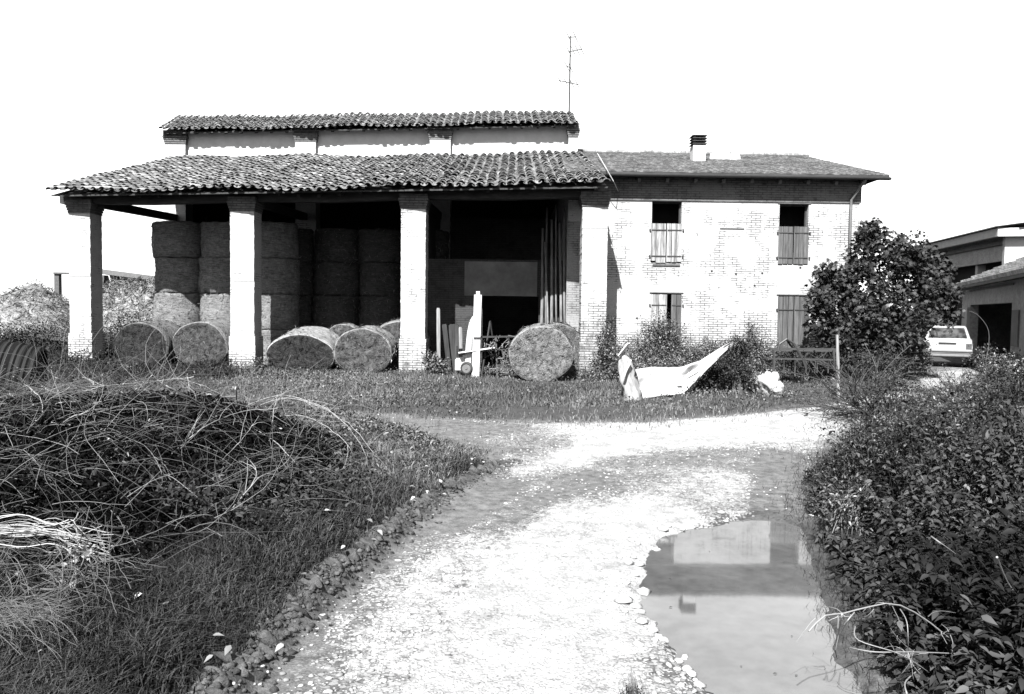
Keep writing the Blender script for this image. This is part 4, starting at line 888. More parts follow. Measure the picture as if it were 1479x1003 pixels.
# wrapped post
a = at(914, 584, TD-.25); a[2] = float(terrain(a[0], TD-.25))-.03; b = at(900, 512, TD-.1); mb = MB(a)
ptsw = [lerp(a, b, t)+np.array([.02*math.sin(t*9), 0, 0]) for t in np.linspace(0, 1, 12)]
radw = [.20, .18, .19, .17, .18, .175, .15, .165, .15, .14, .12, .07]; n = 22; vs = []
for i, p in enumerate(ptsw):
    for k in range(n): an = 2*PI*k/n; rr = radw[i]*(1+.16*math.sin(an*5+i*.5)+.1*math.sin(an*9-i)); vs.append(p+np.array([math.cos(an)*rr, math.sin(an)*rr, .02*math.sin(an*3)]))
mb.add(vs, [(i*n+k, i*n+(k+1) % n, (i+1)*n+(k+1) % n, (i+1)*n+k) for i in range(11) for k in range(n)]); o = mb.build('wrapped_post', MT['tarp_g'], smooth=True); o.location = tuple(a); tag(o, 'leaning post wrapped in creased grey cloth at the sheet edge', 'post')
mb = MB(a); mb.bar(at(894, 514, TD-.2), at(908, 496, TD-.35), .09, .03); mb.bar(at(900, 545, TD-.5), at(911, 520, TD-.4), .06, .02); mb.build('slat', MT['white_p'], o)
# crumpled white bag
c = at(1113, 562, TD+.2); c[2] = float(terrain(c[0], TD))+.28; vs = []; fs = []; nu, nv = 40, 26
for i in range(nv+1):
    for j in range(nu):
        th = PI*i/nv; ph = 2*PI*j/nu; d = np.array([math.sin(th)*math.cos(ph), math.sin(th)*math.sin(ph), math.cos(th)])
        q = mnoise.noise(Vector(d*1.7)); q2 = abs(mnoise.noise(Vector(d*3.6+np.array([4, 0, 0])))); rr = .30*(1+.45*q-.42*q2+.06*mnoise.noise(Vector(d*11))); p = d*rr*np.array([1.05, .8, 1.0]); p[2] = max(p[2], -.29); p[0] += p[2]*-.25; vs.append(c+p)
for i in range(nv):
    for j in range(nu): fs.append((i*nu+j, (i+1)*nu+j, (i+1)*nu+(j+1) % nu, i*nu+(j+1) % nu))
mb = MB(c); mb.add(vs, fs); o = mb.build('plastic_bag', MT['tarp'], smooth=True); o.location = tuple(c); tag(o, 'crumpled white plastic bundle on the grass at the right of the sheet', 'bag')
# ------------------------------------------------------------------ CAR
CD = 28.2; cc = at(1372, 530, CD); hd = math.atan2(5.3, 13)   # heading turned right from +y
cz = float(terrain(cc[0], CD))+.0
car = thing('parked_car', 'old white hatchback parked tail-on between the tree and the shed', 'car', (cc[0]-.12, CD, cz+.1), rz=-math.radians(28.5))
# body in local coordinates: x across, y forward, z up; rear at y = 0
secs = [  # y, half width at sill, at waist, waist z, roof z, roof half width
 (0.0, .70, .75, .86, None, None), (0.05, .74, .79, .88, None, None)]
def loft(rings, mat, name, parent, smooth=True, caps=True):
    mb = MB(); n = len(rings[0]); vs = [p for r_ in rings for p in r_]
    fs = [(i*n+k, i*n+(k+1) % n, (i+1)*n+(k+1) % n, (i+1)*n+k) for i in range(len(rings)-1) for k in range(n)]
    if caps: fs += [tuple(range(n-1, -1, -1)), tuple((len(rings)-1)*n+k for k in range(n))]
    mb.add(vs, fs); return mb.build(name, mat, parent, smooth)
def ring(y, hw, z0, z1, bul=.04): return [(-hw+.05, y, z0), (hw-.05, y, z0), (hw, y, z0+.07), (hw+bul*.4, y, (z0+z1)/2), (hw-.03, y, z1-.04), (hw-.09, y, z1), (-hw+.09, y, z1), (-hw+.03, y, z1-.04), (-hw-bul*.4, y, (z0+z1)/2), (-hw, y, z0+.07)]
body = loft([ring(.0, .75, .34, .82), ring(.05, .78, .27, .9), ring(.5, .80, .24, .93), ring(2.4, .80, .24, .93), ring(2.7, .79, .24, .90), ring(3.5, .75, .26, .80), ring(3.66, .70, .32, .68)], MT['carpaint'], 'body', car, False)
bv = body.modifiers.new('b', 'BEVEL'); bv.width = .02; bv.segments = 2
def cab(y, hw, z): return [(-hw, y, z), (hw, y, z)]
# cabin: bottom outline at waist, top outline at roof
bot = [(-.72, .06, .885), (.72, .06, .885), (.74, 2.45, .92), (-.74, 2.45, .92)]; top = [(-.56, .36, 1.36), (.56, .36, 1.36), (.57, 1.75, 1.37), (-.57, 1.75, 1.37)]
mb = MB(); mb.hexa([np.array(p) for p in bot]+[np.array(p) for p in top]); cbn = mb.build('cabin', MT['carpaint'], car); bv = cbn.modifiers.new('b', 'BEVEL'); bv.width = .045; bv.segments = 3
def quadplate(a, b, c, d, off, name, mat, parent, u0, u1, v0, v1, th=.012):
    a, b, c, d = [np.array(p, float) for p in (a, b, c, d)]; f = lambda u, v: (a*(1-u)+b*u)*(1-v)+(d*(1-u)+c*u)*v
    nn = unit(np.cross(b-a, d-a)); q = [f(u0, v0), f(u1, v0), f(u1, v1), f(u0, v1)]; mb = MB(); mb.hexa([p+nn*(off-th) for p in q]+[p+nn*off for p in q]); return mb.build(name, mat, parent)
quadplate(bot[0], bot[1], top[1], top[0], .013, 'rear_window', MT['glass'], car, .07, .93, .12, .86)
quadplate(bot[0], bot[1], top[1], top[0], .009, 'window_seal', MT['black'], car, .05, .95, .08, .90)
quadplate(bot[1], bot[2], top[2], top[1], .012, 'side_window', MT['glass'], car, .1, .9, .12, .88)
quadplate(bot[3], bot[0], top[0], top[3], .012, 'side_window', MT['glass'], car, .1, .9, .12, .88)
quadplate(bot[2], bot[3], top[3], top[2], .012, 'windscreen', MT['glass'], car, .07, .93, .08, .9)
mb = MB(); mb.bar((-.28, .08, .97), (.12, .13, 1.0), .022); mb.build('wiper', MT['black'], car)
mb = MB(); mb.box(-.78, .78, -.10, .12, .40, .53); mb.box(-.77, .77, -.08, .12, .30, .40, mi=0); bp = mb.build('rear_bumper', MT['plastic'], car); bv = bp.modifiers.new('b', 'BEVEL'); bv.width = .02; bv.segments = 2
mb = MB(); mb.box(-.76, .76, -.115, -.101, .45, .48); mb.build('bumper_strip', MT['black'], car)
for s in (-1, 1):
    mb = MB(); mb.box(min(s*.58, s*.755), max(s*.58, s*.755), -.02, .03, .58, .76); mb.build('tail_light', MT['lamp'], car)
mb = MB(); mb.box(-.27, .27, -.025, .0, .74, .79); mb.build('number_plate_recess', MT['black'], car)
for (x, y) in ((-.72, .62), (.72, .62), (-.72, 2.95), (.72, 2.95)): wheel((x, y, .27), .27, .17, (1, 0, 0), car, (0, 0, 0))
# ------------------------------------------------------------------ SHED at the right
Nn = np.array([13.85, 20.0]); Ff = np.array([19.6, 34.6]); sd = unit(Ff-Nn); sn = np.array([sd[1], -sd[0]])   # sn points away to the right
LS = np.linalg.norm(Ff-Nn); zE = 3.42; zW = 3.36
shed = thing('brick_shed', 'low rendered shed with tiled roof and dark open doorway', 'shed', (Nn[0], Nn[1], ZG)); SO = np.array(shed.location)
def SP(s, o_, z): p = Nn+sd*s+sn*o_; return np.array([p[0], p[1], z])
def hit(px):   # distance along the wall line where the view ray of column px crosses it
    r = ray(px, 460); t = np.linalg.solve(np.array([[r[0], -sd[0]], [r[1], -sd[1]]]), Nn-CAM[:2]); return t[1]
def zat(px, py): s = hit(px); p = Nn+sd*s; return at(px, py, p[1])[2]
s0, s1 = hit(1461), hit(1401); w0, w1 = hit(1384), hit(1356); zD = zat(1430, 439)
holes = [(s0, s1, ZG-.3, zD)]; 
def sbox(mb, a, b, o0, o1, z0, z1, tint=1.0): mb.hexa([SP(a, o0, z0), SP(b, o0, z0), SP(b, o1, z0), SP(a, o1, z0), SP(a, o0, z1), SP(b, o0, z1), SP(b, o1, z1), SP(a, o1, z1)], tint)
mb = MB(SO); sbox(mb, -3, s0, 0, .3, ZG-.4, zW); sbox(mb, s0, s1, 0, .3, zD, zW); sbox(mb, s1, LS+.6, 0, .3, ZG-.4, zW); mb.build('front_wall', MT['concrete'], shed)
mb = MB(SO); sbox(mb, LS+.3, LS+.6, .302, 6.5, ZG-.4, zW); sbox(mb, -3, LS+.6, 6.502, 6.8, ZG-.4, zW); sbox(mb, -3, -2.7, .302, 6.5, ZG-.4, zW); mb.build('side_wall', MT['concrete_d'], shed)
mb = MB(SO); zw_a = zat(1370, 474); zw_b = zat(1370, 449); sbox(mb, w0, w1, -.06, -.002, zw_a, zw_b); pn = mb.build('blocked_window', MT['concrete'], shed)
mb = MB(SO); sbox(mb, w0-.15, w1+.15, -.09, -.003, zw_b, zw_b+.12); sbox(mb, w0-.12, w0, -.08, -.003, zw_a-.05, zw_b); sbox(mb, w1, w1+.12, -.08, -.003, zw_a-.05, zw_b); mb.build('window_frame', MT['concrete_d'], shed)
p0_ = hit(1399); p1_ = hit(1386); mb = MB(SO); sbox(mb, s1+.02, s1+.55, -.12, -.002, ZG-.3, zD-.1); mb.build('pilaster', MT['plaster_w'], shed)
mb = MB(SO); sbox(mb, s0-1.2, s0-.25, -.05, -.002, 1.25, zD-.25); sbox(mb, s0-1.2, s0-.25, -.05, -.002, ZG+.2, 1.05); mb.build('door_panel', MT['plaster'], shed)
mb = MB(SO); sbox(mb, s0-.2, s1+.2, -.03, -.002, zD+.55, zD+.62); mb.build('lintel', MT['concrete_d'], shed)
# something round and grey just inside the doorway
RS = 3.4; E0 = SP(-3.2, -.4, zE); E1 = SP(LS+1.0, -.4, zE); R0 = SP(-3.2, RS, zE+1.75); R1 = SP(LS-.9, RS, zE+1.75)
mb = MB(SO); mb.hexa([E0-[0, 0, .1], E1-[0, 0, .1], R1-[0, 0, .1], R0-[0, 0, .1], E0, E1, R1, R0]); sr = mb.build('roof', MT['concrete_d'], shed)
roofrows(E0+[0, 0, .003], E1+[0, 0, .003], R0+[0, 0, .003], R1+[0, 0, .003], 10, 60, 'roof_tiles', MT['tile_s'], sr, SO, .15, .14)
K0 = SP(-3.2, 7.1, zE); K1 = SP(LS+1.0, 7.1, zE); mb = MB(SO); mb.hexa([R0-[0, 0, .1], R1-[0, 0, .1], K1-[0, 0, .1], K0-[0, 0, .1], R0, R1, K1, K0]); mb.add([E1-[0, 0, .01], K1-[0, 0, .01], R1-[0, 0, .01]], [(0, 1, 2)]); mb.build('rear_roof', MT['tile_s'], shed)
# ------------------------------------------------------------------ INDUSTRIAL building behind
cN = at(1442, 335, 40.0); cF = at(1325, 352, 52.0); dN = np.array([cN[0], 40.0]); dF = np.array([cF[0], 52.0]); di = unit(dF-dN); ni = np.array([di[1], -di[0]])
ware = thing('warehouse', 'large pale warehouse with corrugated roof edge behind the shed', 'building', (dN[0], dN[1], ZG)); WO = np.array(ware.location); LI = np.linalg.norm(dF-dN)
def IP(s, o_, z): p = dN+di*s+ni*o_; return np.array([p[0], p[1], z])
zT = at(1441, 330, 40)[2]; zB = at(1441, 342, 40)[2]; zL = at(1444, 376, 40.6)[2]
def ibox(mb, a, b, o0, o1, z0, z1): mb.hexa([IP(a, o0, z0), IP(b, o0, z0), IP(b, o1, z0), IP(a, o1, z0), IP(a, o0, z1), IP(b, o0, z1), IP(b, o1, z1), IP(a, o1, z1)])
mb = MB(WO); ibox(mb, -.2, LI+6, -.1, .12, zB, zT); mb.hexa([IP(-.2, .121, zB), IP(-.2, 16, zB+.1), IP(.1, 16, zB+.1), IP(.1, .121, zB), IP(-.2, .121, zT), IP(-.2, 16, zT+.1), IP(.1, 16, zT+.1), IP(.1, .121, zT)]); mb.build('fascia', MT['plaster_w'], ware)
mb = MB(WO); ibox(mb, .6, LI+5.5, .75, .95, zL, zT-.02); mb.build('wall_panel', MT['concrete'], ware)
mb = MB(WO); ibox(mb, .75, LI+5.5, .55, .75, (zL+zB)/2+.25, (zL+zB)/2+.45); mb.build('wall_rib', MT['concrete_d'], ware)
mb = MB(WO); ibox(mb, .6, LI+5.5, 1.6, 1.8, ZG, zT+.1); mb.build('dark_backing', MT['void'], ware)  # near-black sheet added so the open side under the panel looks dark
mb = MB(WO); ibox(mb, .3, .58, .45, 1.1, ZG, zB-.002); 
mb.build('column', MT['plaster_w'], ware)
for k in range(1, 4): mb = MB(WO); ibox(mb, k*5, k*5+.3, .98, 1.4, ZG, zL); mb.build('column', MT['plaster_w'], ware)
mb = MB(WO); ibox(mb, .3, .55, 1.102, 16, ZG, zB-.003); mb.build('front_wall', MT['plaster_w'], ware)
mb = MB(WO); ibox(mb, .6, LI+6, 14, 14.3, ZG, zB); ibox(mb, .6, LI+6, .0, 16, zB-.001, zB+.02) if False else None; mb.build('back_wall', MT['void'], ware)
mb = MB(WO)   # corrugated roof sheet
nc = 150; vs = []
for i in range(nc*4+1):
    s = -.35+(LI+6.3)*i/(nc*4); h = .035*math.sin(i*PI/2); vs += [IP(s, -.28, zT+.05+h), IP(s, 8, zT+1.2+h)]
mb.add(vs, [(2*i, 2*i+2, 2*i+3, 2*i+1) for i in range(nc*4)]); mb.build('corrugated_roof', MT['metal_r'], ware)
mb = MB(WO); mb.box(at(1471, 330, 39.7)[0], at(1482, 330, 39.7)[0], 39.6, 39.64, at(1475, 331, 39.7)[2], at(1475, 329, 39.7)[2]); mb.build('vent', MT['metal_d'], ware)
# ------------------------------------------------------------------ far left: shed roof, heaps, ribbed tank
fl = thing('distant_shed', 'far low open shed seen beyond the straw heaps at left', 'shed', tuple(np.array([at(90, 440, 48)[0], 48, ZG]))); FO = np.array(fl.location)
a = at(60, 396, 47); b = at(235, 401, 47); mb = MB(FO); c0_ = at(78, 396, 47); c1_ = at(100, 396, 47)
mb.box(c0_[0], c0_[0]+.28, 47, 47.3, ZG, c0_[2]); mb.box(c0_[0], c1_[0]+1.5, 46.9, 47.4, c0_[2], c0_[2]+.1); mb.build('post', MT['metal_r'], fl)
mb = MB(FO); mb.box(c0_[0]+.85, c1_[0]+3, 47.4, 47.6, ZG, c0_[2]); mb.build('end_wall', MT['plaster_w'], fl)
r0 = at(140, 388, 46); r1 = at(240, 401, 47); mb = MB(FO); mb.hexa([r0-[0, 0, .28], r1-[0, 0, .28], r1+[0, 6, -.5], r0+[0, 6, -.5], r0, r1, r1+[0, 6, -.2], r0+[0, 6, -.2]]); mb.build('roof', MT['metal_g'], fl)
for px in (146, 167, 189, 211, 232): mb = MB(FO); q = at(px, 405, 46.8); mb.box(q[0]-.12, q[0]+.12, 46.9, 49, q[2], q[2]+.3); mb.box(q[0]-.1, q[0]+.1, 46.9, 47.1, ZG, q[2]); mb.build('truss', MT['metal_r'], fl)
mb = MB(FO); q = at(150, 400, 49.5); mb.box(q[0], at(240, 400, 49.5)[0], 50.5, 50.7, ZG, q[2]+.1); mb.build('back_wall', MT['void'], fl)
def heap(name, prof, D, depth, label, seed):
    """long heap; prof = list of (px, py) of its skyline"""
    prof = np.array(prof, float); xs = np.array([at(p[0], p[1], D)[0] for p in prof]); zs = np.array([at(p[0], p[1], D)[2] for p in prof]); n = 120; md = 50; V = []
    for i in range(n+1):
        x = xs[0]+(xs[-1]-xs[0])*i/n; zt = np.interp(x, xs, zs)
        for j in range(md+1):
            v = j/md; prof_ = math.sin(min(v, .5)*PI)**.75 if v < .5 else math.sin(v*PI)**.75; g = ZG-.1
            q = .35*mnoise.fractal(Vector((x*.9+seed, v*4, seed)), .7, 2.2, 5); hh = g+(zt-g)*prof_+q*prof_*.6
            V.append((x+q*.2, D-depth/2+depth*v*1.0+q*.3-.0, hh))
    V = np.array(V); ii = np.arange((n+1)*(md+1)).reshape(n+1, md+1); Q = np.stack([ii[:-1, :-1], ii[1:, :-1], ii[1:, 1:], ii[:-1, 1:]], -1).reshape(-1, 4)
    o_ = np.array([V[:, 0].mean(), D, ZG]); o = meshnp(name, V-o_, Q, np.ones(len(Q)), MT['heap']); o.location = tuple(o_)
    k = rng.integers(0, len(V), 9000); P = V[k]-o_+rng.normal(size=(9000, 3))*.05; nr = np.tile([0, -.5, .8], (9000, 1)); V2, T2, t2 = leaves(P, rnd_dirs(9000), nr, rng.uniform(.12, .35, 9000), rng.uniform(.012, .03, 9000), 'diamond', rng.uniform(.3, 1.2, 9000)*np.where(rng.uniform(0, 1, 9000) < .3, .3, 1))
    st = meshnp('straw_litter', V2, T2, t2, MT['straw'], o); st['kind'] = 'stuff'; tag(o, label, 'straw heap'); return o
heap('straw_heap', [(-130, 470), (-60, 445), (0, 437), (28, 425), (50, 411), (68, 420), (88, 436), (105, 448), (130, 480)], 34, 7, 'pale straw heap outside the barn, left of the corner pillar', 3.1)
heap('straw_heap', [(140, 450), (152, 428), (163, 408), (172, 402), (186, 412), (203, 408), (215, 404), (232, 412), (262, 440)], 37, 5, 'pale peaked straw heap seen between corner pillar and hay stack', 8.4)
# ribbed tank
tc_ = at(18, 530, 13.6); rt_r = 45*13.6/F*1.15; tz = float(terrain(tc_[0], 13.6)); mb = MB((tc_[0], 13.6, tz)); nn_ = 40; K = 60; vs = []; ax = unit(np.array([1.0, .34, -.16])); u = unit(np.cross(ax, (0, 0, 1))); v = np.cross(u, ax); cen = np.array([tc_[0], 13.6, tz+rt_r*.8])
prof = [(-1.2+1.6*i/K, rt_r*(1-.06*(i/K)**6)+.022*math.sin(i*2*PI/3.6)) for i in range(K+1)]; prof = [(prof[0][0], .02)]+prof+[(prof[-1][0], rt_r*.86), (prof[-1][0]-.05, rt_r*.84), (prof[-1][0]-.05, .02)]
for (s, r_) in prof:
    for k in range(nn_): an = 2*PI*k/nn_; vs.append(cen+ax*s+(u*math.cos(an)+v*math.sin(an))*r_)
mb.add(vs, [(i*nn_+k, i*nn_+(k+1) % nn_, (i+1)*nn_+(k+1) % nn_, (i+1)*nn_+k) for i in range(len(prof)-1) for k in range(nn_)]); o = mb.build('ribbed_tank', MT['ribbed']); o.location = (tc_[0], 13.6, tz); tag(o, 'dark ribbed round tank lying at the left beside the brush', 'tank')
# ------------------------------------------------------------------ VEGETATION
def make(name, parts, mat, label, cat, org=None, kind=None, group=None, parent=None):
    V, T, t = merge(parts) if isinstance(parts, list) else parts
    if org is not None: V = V-np.array(org)
    o = meshnp(name, V, T, t, mat, parent)
    if org is not None and parent is None: o.location = tuple(org)
    if parent is None or kind: tag(o, label, cat, group, kind)
    return o
def clumpy(x, y, s=1.0): return np.clip(.5+1.1*fbm(x, y, s), 0, 1)
# lawn in front of the barn and house, and beyond
n = 330000; x = rng.uniform(-17, 16, n); y = rng.uniform(11.8, 27, n); s = sdf(ROADP, x, y); 
keep = ~((x < -7.6-.12*(y-14)+1.5*fbm(x, y, 1.2)) & (rng.uniform(0, 1, n) < .8)) & (s+.16*fbm(x, y, 2.5) > -.10-.9*rng.uniform(0, 1, n)**4) & ~((x > -14) & (x < 2.6) & (y > 25)) & ~((x > 2.3) & (x < 10.4) & (y > 24.1)) & (rng.uniform(0, 1, n) < .25+1.0*clumpy(x, y, 1.4)); x, y = x[keep], y[keep]; n = len(x)
P = np.stack([x, y, terrain(x, y)-.01], 1); h = rng.uniform(.03, .13, n)*(.5+1.0*clumpy(x+9, y, .8)); make('lawn_grass', blades(P, h, rng.uniform(.007, .018, n), .9, rng.uniform(.5, 1.9, n)*(.6+.8*clumpy(x, y+5, .9))), MT['grass'], 'rough grass strip before the barn and house', 'grass', kind='stuff')
# broad weeds in the lawn
n = 60000; x = rng.uniform(-15, 14, n); y = rng.uniform(13, 24, n); s = sdf(ROADP, x, y); keep = (s > .1) & (clumpy(x, y, 2.0) > .5) & ~((x > 2.3) & (x < 10.4) & (y > 24)); x, y = x[keep], y[keep]; n = len(x)
P = np.stack([x, y, terrain(x, y)+rng.uniform(.0, .14, n)], 1); make('lawn_weeds', leaves(P, rnd_dirs(n, .5), rnd_dirs(n, 1.5), rng.uniform(.03, .08, n), rng.uniform(.02, .05, n), 'diamond'), MT['grass'], 'low broad-leaved weeds among the lawn grass', 'weeds', kind='stuff')
# left bank grass
n = 330000; y = 3.2+rng.uniform(0, 1, n)**1.25*9.5; x = xl(y)-rng.uniform(-.1, 1, n)*(1.2+y*.62); s = sdf(ROADP, x, y)
keep = (s > .03+.12*rng.normal(size=n)) & (rng.uniform(0, 1, n) < .3+.9*clumpy(x, y, 2.2)) & (x > -.72*y-.6); x, y, s = x[keep], y[keep], s[keep]; n = len(x)
P = np.stack([x, y, terrain(x, y)-.01], 1); h = rng.uniform(.05, .2, n)*sst(.0, .8, s+.25)*(.6+.8*clumpy(x, y, 1.2))
make('bank_grass', blades(P, h, rng.uniform(.004, .010, n)*(1+y*.06), 1.3, rng.uniform(.3, 2.0, n)*(.3+1.3*clumpy(x+3, y, 1.3))*(1+2.8*sst(8.3, 10.8, y)*sst(-4.2, -2.6, x))), MT['grass_n'], 'tangled grass on the left bank of the track', 'grass', kind='stuff')
# long tufts leaning out of the bank
nt_ = 620; y = 3.3+rng.uniform(0, 1, nt_)**1.2*8; x = xl(y)-rng.uniform(.12, 1, nt_)*(1.0+y*.6); kp = (sdf(ROADP, x, y) > .25) & (x > -.72*y-.4); x, y = x[kp], y[kp]; nt_ = len(x); q = 34
P = np.repeat(np.stack([x, y, terrain(x, y)], 1), q, 0)+rng.normal(size=(nt_*q, 3))*[.03, .03, 0]; d = np.concatenate([rng.normal(size=(nt_*q, 2))*.55+np.repeat(rng.normal(size=(nt_, 2))*.35, q, 0), np.ones((nt_*q, 1))], 1)
pc = curves(P, d, rng.uniform(.12, .34, nt_*q)*np.repeat(rng.uniform(.5, 1.2, nt_), q), 6, 1.3, .6); make('grass_tufts', tubes(pc, np.linspace(1, .2, 6)[None]*rng.uniform(.0012, .003, nt_*q)[:, None], 3, np.repeat(rng.uniform(.4, 1.8, nt_), q)*rng.uniform(.4, 1.8, nt_*q)), MT['grass_n'], 'long grass tufts leaning over the left bank', 'grass', kind='stuff')
# left bank leafy weeds towards the track bend
n = 52000; y = rng.uniform(6.5, 13.5, n); x = xl(y)-rng.uniform(.25, 3.6, n); s = sdf(ROADP, x, y); keep = (s > .2) & (rng.uniform(0, 1, n) < clumpy(x, y, 1.6)*1.2); x, y, s = x[keep], y[keep], s[keep]; n = len(x)
P = np.stack([x, y, terrain(x, y)+rng.uniform(.02, .32, n)*sst(.2, 1.2, s)], 1); make('bank_weeds', leaves(P, rnd_dirs(n, .2), rnd_dirs(n, 1.4), rng.uniform(.03, .085, n), rng.uniform(.02, .05, n), 'pointed', rng.uniform(.3, 1.7, n)*(1+2.8*sst(7.8, 10.5, y)*sst(-4.4, -2.6, x))), MT['grass_n'], 'leafy weeds where the left bank meets the bend', 'weeds', kind='stuff')
# far ground cover left and behind
n = 50000; x = rng.uniform(-34, -12.5, n); y = rng.uniform(14, 40, n); P = np.stack([x, y, terrain(x, y)+rng.uniform(0, .5, n)*clumpy(x, y, .7)], 1); make('rough_growth', leaves(P, rnd_dirs(n, .5), rnd_dirs(n, 1), rng.uniform(.08, .2, n), rng.uniform(.04, .1, n), 'diamond'), MT['leaf_d'], 'dark rough growth left of the barn', 'weeds', kind='stuff')
n = 60000; x = rng.uniform(-14.5, -5.2, n); y = rng.uniform(13.8, 23.4, n); kp = (x < -7.4-.12*(y-14)+1.5*fbm(x, y, 1.2)) | (rng.uniform(0, 1, n) < .06); x, y = x[kp], y[kp]; n = len(x)
P = np.stack([x, y, terrain(x, y)+rng.uniform(0, 1, n)*(.10+.34*clumpy(x, y, 1.4))], 1); make('dark_weeds', leaves(P, rnd_dirs(n, .4), rnd_dirs(n, .6), rng.uniform(.04, .12, n), rng.uniform(.012, .04, n), 'diamond', rng.uniform(.3, 1.2, n)), MT['leaf_d'], 'dark weeds between the brush heap and the left bales', 'weeds', kind='stuff')
# ---- brush pile
def brush_h(x, y): return mound(x, y, -5.5, 9.4, 2.9, 1.7, .45)+mound(x, y, -3.2, 9.0, 1.5, 1.2, .38)+mound(x, y, -4.4, 7.4, 1.9, 1.2, .38)+mound(x, y, -3.3, 6.1, 1.0, .65, .22)+mound(x, y, -7.2, 13.4, 2.7, 2.0, .36)
n = 190000; x = rng.uniform(-12.5, -.9, n); y = rng.uniform(5.4, 16.5, n); bh = brush_h(x, y); keep = (bh > .10) & (sdf(ROADP, x, y) > 1.15+.5*fbm(x, y, 2.0)); x, y, bh = x[keep], y[keep], bh[keep]; n = len(x)
P = np.stack([x, y, terrain(x, y)+bh*rng.uniform(.35, 1.0, n)**.6], 1); make('brush_leaves', leaves(P, rnd_dirs(n, -.1), rnd_dirs(n, .8), rng.uniform(.04, .1, n), rng.uniform(.02, .05, n), 'pointed', rng.uniform(.25, 1.3, n)*np.where(rng.uniform(0, 1, n) < .03, 4, 1)), leafmat('dead_leaf', .006, .9, .02), 'dark dead leaves filling the heap of cut branches', 'leaves', kind='stuff')
n = 7500; x = rng.uniform(-11, -1.0, n); y = rng.uniform(5.6, 15.5, n); bh = brush_h(x, y); keep = (bh > .12) & (sdf(ROADP, x, y) > .9); x, y, bh = x[keep], y[keep], bh[keep]; n = len(x)
P = np.stack([x, y, terrain(x, y)+bh*rng.uniform(.6, 1.08, n)+.04], 1); a = rng.uniform(0, 2*PI, n); d = np.stack([np.cos(a), np.sin(a)*.8, rng.uniform(-.3, .9, n)], 1)
pc = curves(P, d, rng.uniform(.25, 1.3, n), 9, .9, 1.3); tz_ = terrain(pc[..., 0], pc[..., 1])+.02; pc[..., 2] = np.maximum(pc[..., 2], tz_); rr = rng.uniform(.0011, .0034, n)[:, None]*np.linspace(1.2, .5, 9)[None]
make('brush_twigs', tubes(pc, rr, 3, rng.uniform(.15, 1.4, n)**1.5), MT['twig'], 'thin cut twigs matted together in the heap', 'twigs', kind='stuff')
# long individual canes, drawn from the photograph's sweep
CANES = [([(-10, 612), (60, 628), (130, 655), (175, 690), (180, 750), (165, 778)], 7.8), ([(-10, 622), (80, 640), (150, 662), (215, 700), (268, 757)], 8.0), ([(-10, 598), (70, 610), (150, 622), (240, 655), (330, 640)], 8.6),
 ([(-10, 690), (60, 697), (110, 670), (170, 628), (235, 612)], 7.6), ([(60, 588), (130, 578), (240, 580), (300, 592), (345, 580)], 9.6), ([(240, 558), (300, 590), (350, 640), (440, 720), (448, 760)], 8.6),
 ([(255, 568), (330, 602), (400, 640), (440, 690)], 8.9), ([(240, 702), (300, 680), (345, 640), (375, 600)], 8.0), ([(230, 765), (300, 762), (370, 690), (345, 665)], 7.4), ([(60, 640), (110, 600), (175, 612), (250, 606)], 8.4),
 ([(150, 768), (230, 782), (330, 770), (380, 760)], 7.0), ([(300, 640), (350, 600), (420, 575), (500, 610), (540, 655)], 9.6), ([(330, 600), (400, 572), (470, 590), (520, 640), (535, 690)], 10.0), ([(350, 620), (430, 600), (500, 640), (520, 700)], 9.4),
 ([(280, 545), (210, 552), (140, 560), (80, 580), (40, 600)], 10.6), ([(210, 700), (265, 640), (330, 600), (400, 590)], 8.4), ([(120, 545), (170, 560), (260, 548), (320, 570)], 11.0), ([(340, 560), (345, 600), (350, 650)], 9.2), ([(100, 560), (60, 590), (70, 640), (120, 700)], 8.6), ([(20, 545), (60, 580), (50, 640)], 9.0), ([(270, 540), (275, 590), (262, 640)], 9.5), ([(400, 575), (395, 620), (430, 680)], 9.6)]
def smooth_px(c, n=26):
    c = np.array(c, float); t = np.linspace(0, len(c)-1, n); o = []
    for q in t:
        i = min(int(q), len(c)-2); f = q-i; p0, p1, p2, p3 = c[max(i-1, 0)], c[i], c[i+1], c[min(i+2, len(c)-1)]
        o.append(.5*((2*p1)+(-p0+p2)*f+(2*p0-5*p1+4*p2-p3)*f*f+(-p0+3*p1-3*p2+p3)*f**3))
    return np.array(o)
cane_bark = plain('cane_bark', .36, .7, .4, 12, spec=.2)
for i, (c, D) in enumerate(CANES):
    pp = smooth_px(c); w3 = []
    for k, q in enumerate(pp):
        p = at(q[0]+random.uniform(-1, 1), q[1]+random.uniform(-1, 1), D+.5*math.sin(k*.25+i)); tz1 = float(terrain(p[0], p[1]))+.03
        if p[2] < tz1:
            p = np.array([*p[:2], tz1])
        w3.append(p)
    org = w3[0]; mb = MB(org); L_ = len(w3); r0_ = random.uniform(.004, .0085); mb.tube(w3, [r0_*(1.1-.75*k/L_) for k in range(L_)], 5)
    for b in range(5):
        k = random.randint(5, L_-4); dd = unit(w3[k+1]-w3[k-1])+np.array([random.uniform(-.6, .6), random.uniform(-.3, .3), random.uniform(-.2, .7)]); cvv = curves(np.array([w3[k]]), np.array([dd]), random.uniform(.25, .6), 6, .3, .8)[0]; mb.tube(list(cvv), [r0_*.5*(1-.13*q) for q in range(6)], 4)
    o = mb.build('cut_branch', cane_bark, smooth=True); o.location = tuple(org); tag(o, 'long thin pale branch arching over the brush heap', 'branch', 'cut branches arching over the brush heap')
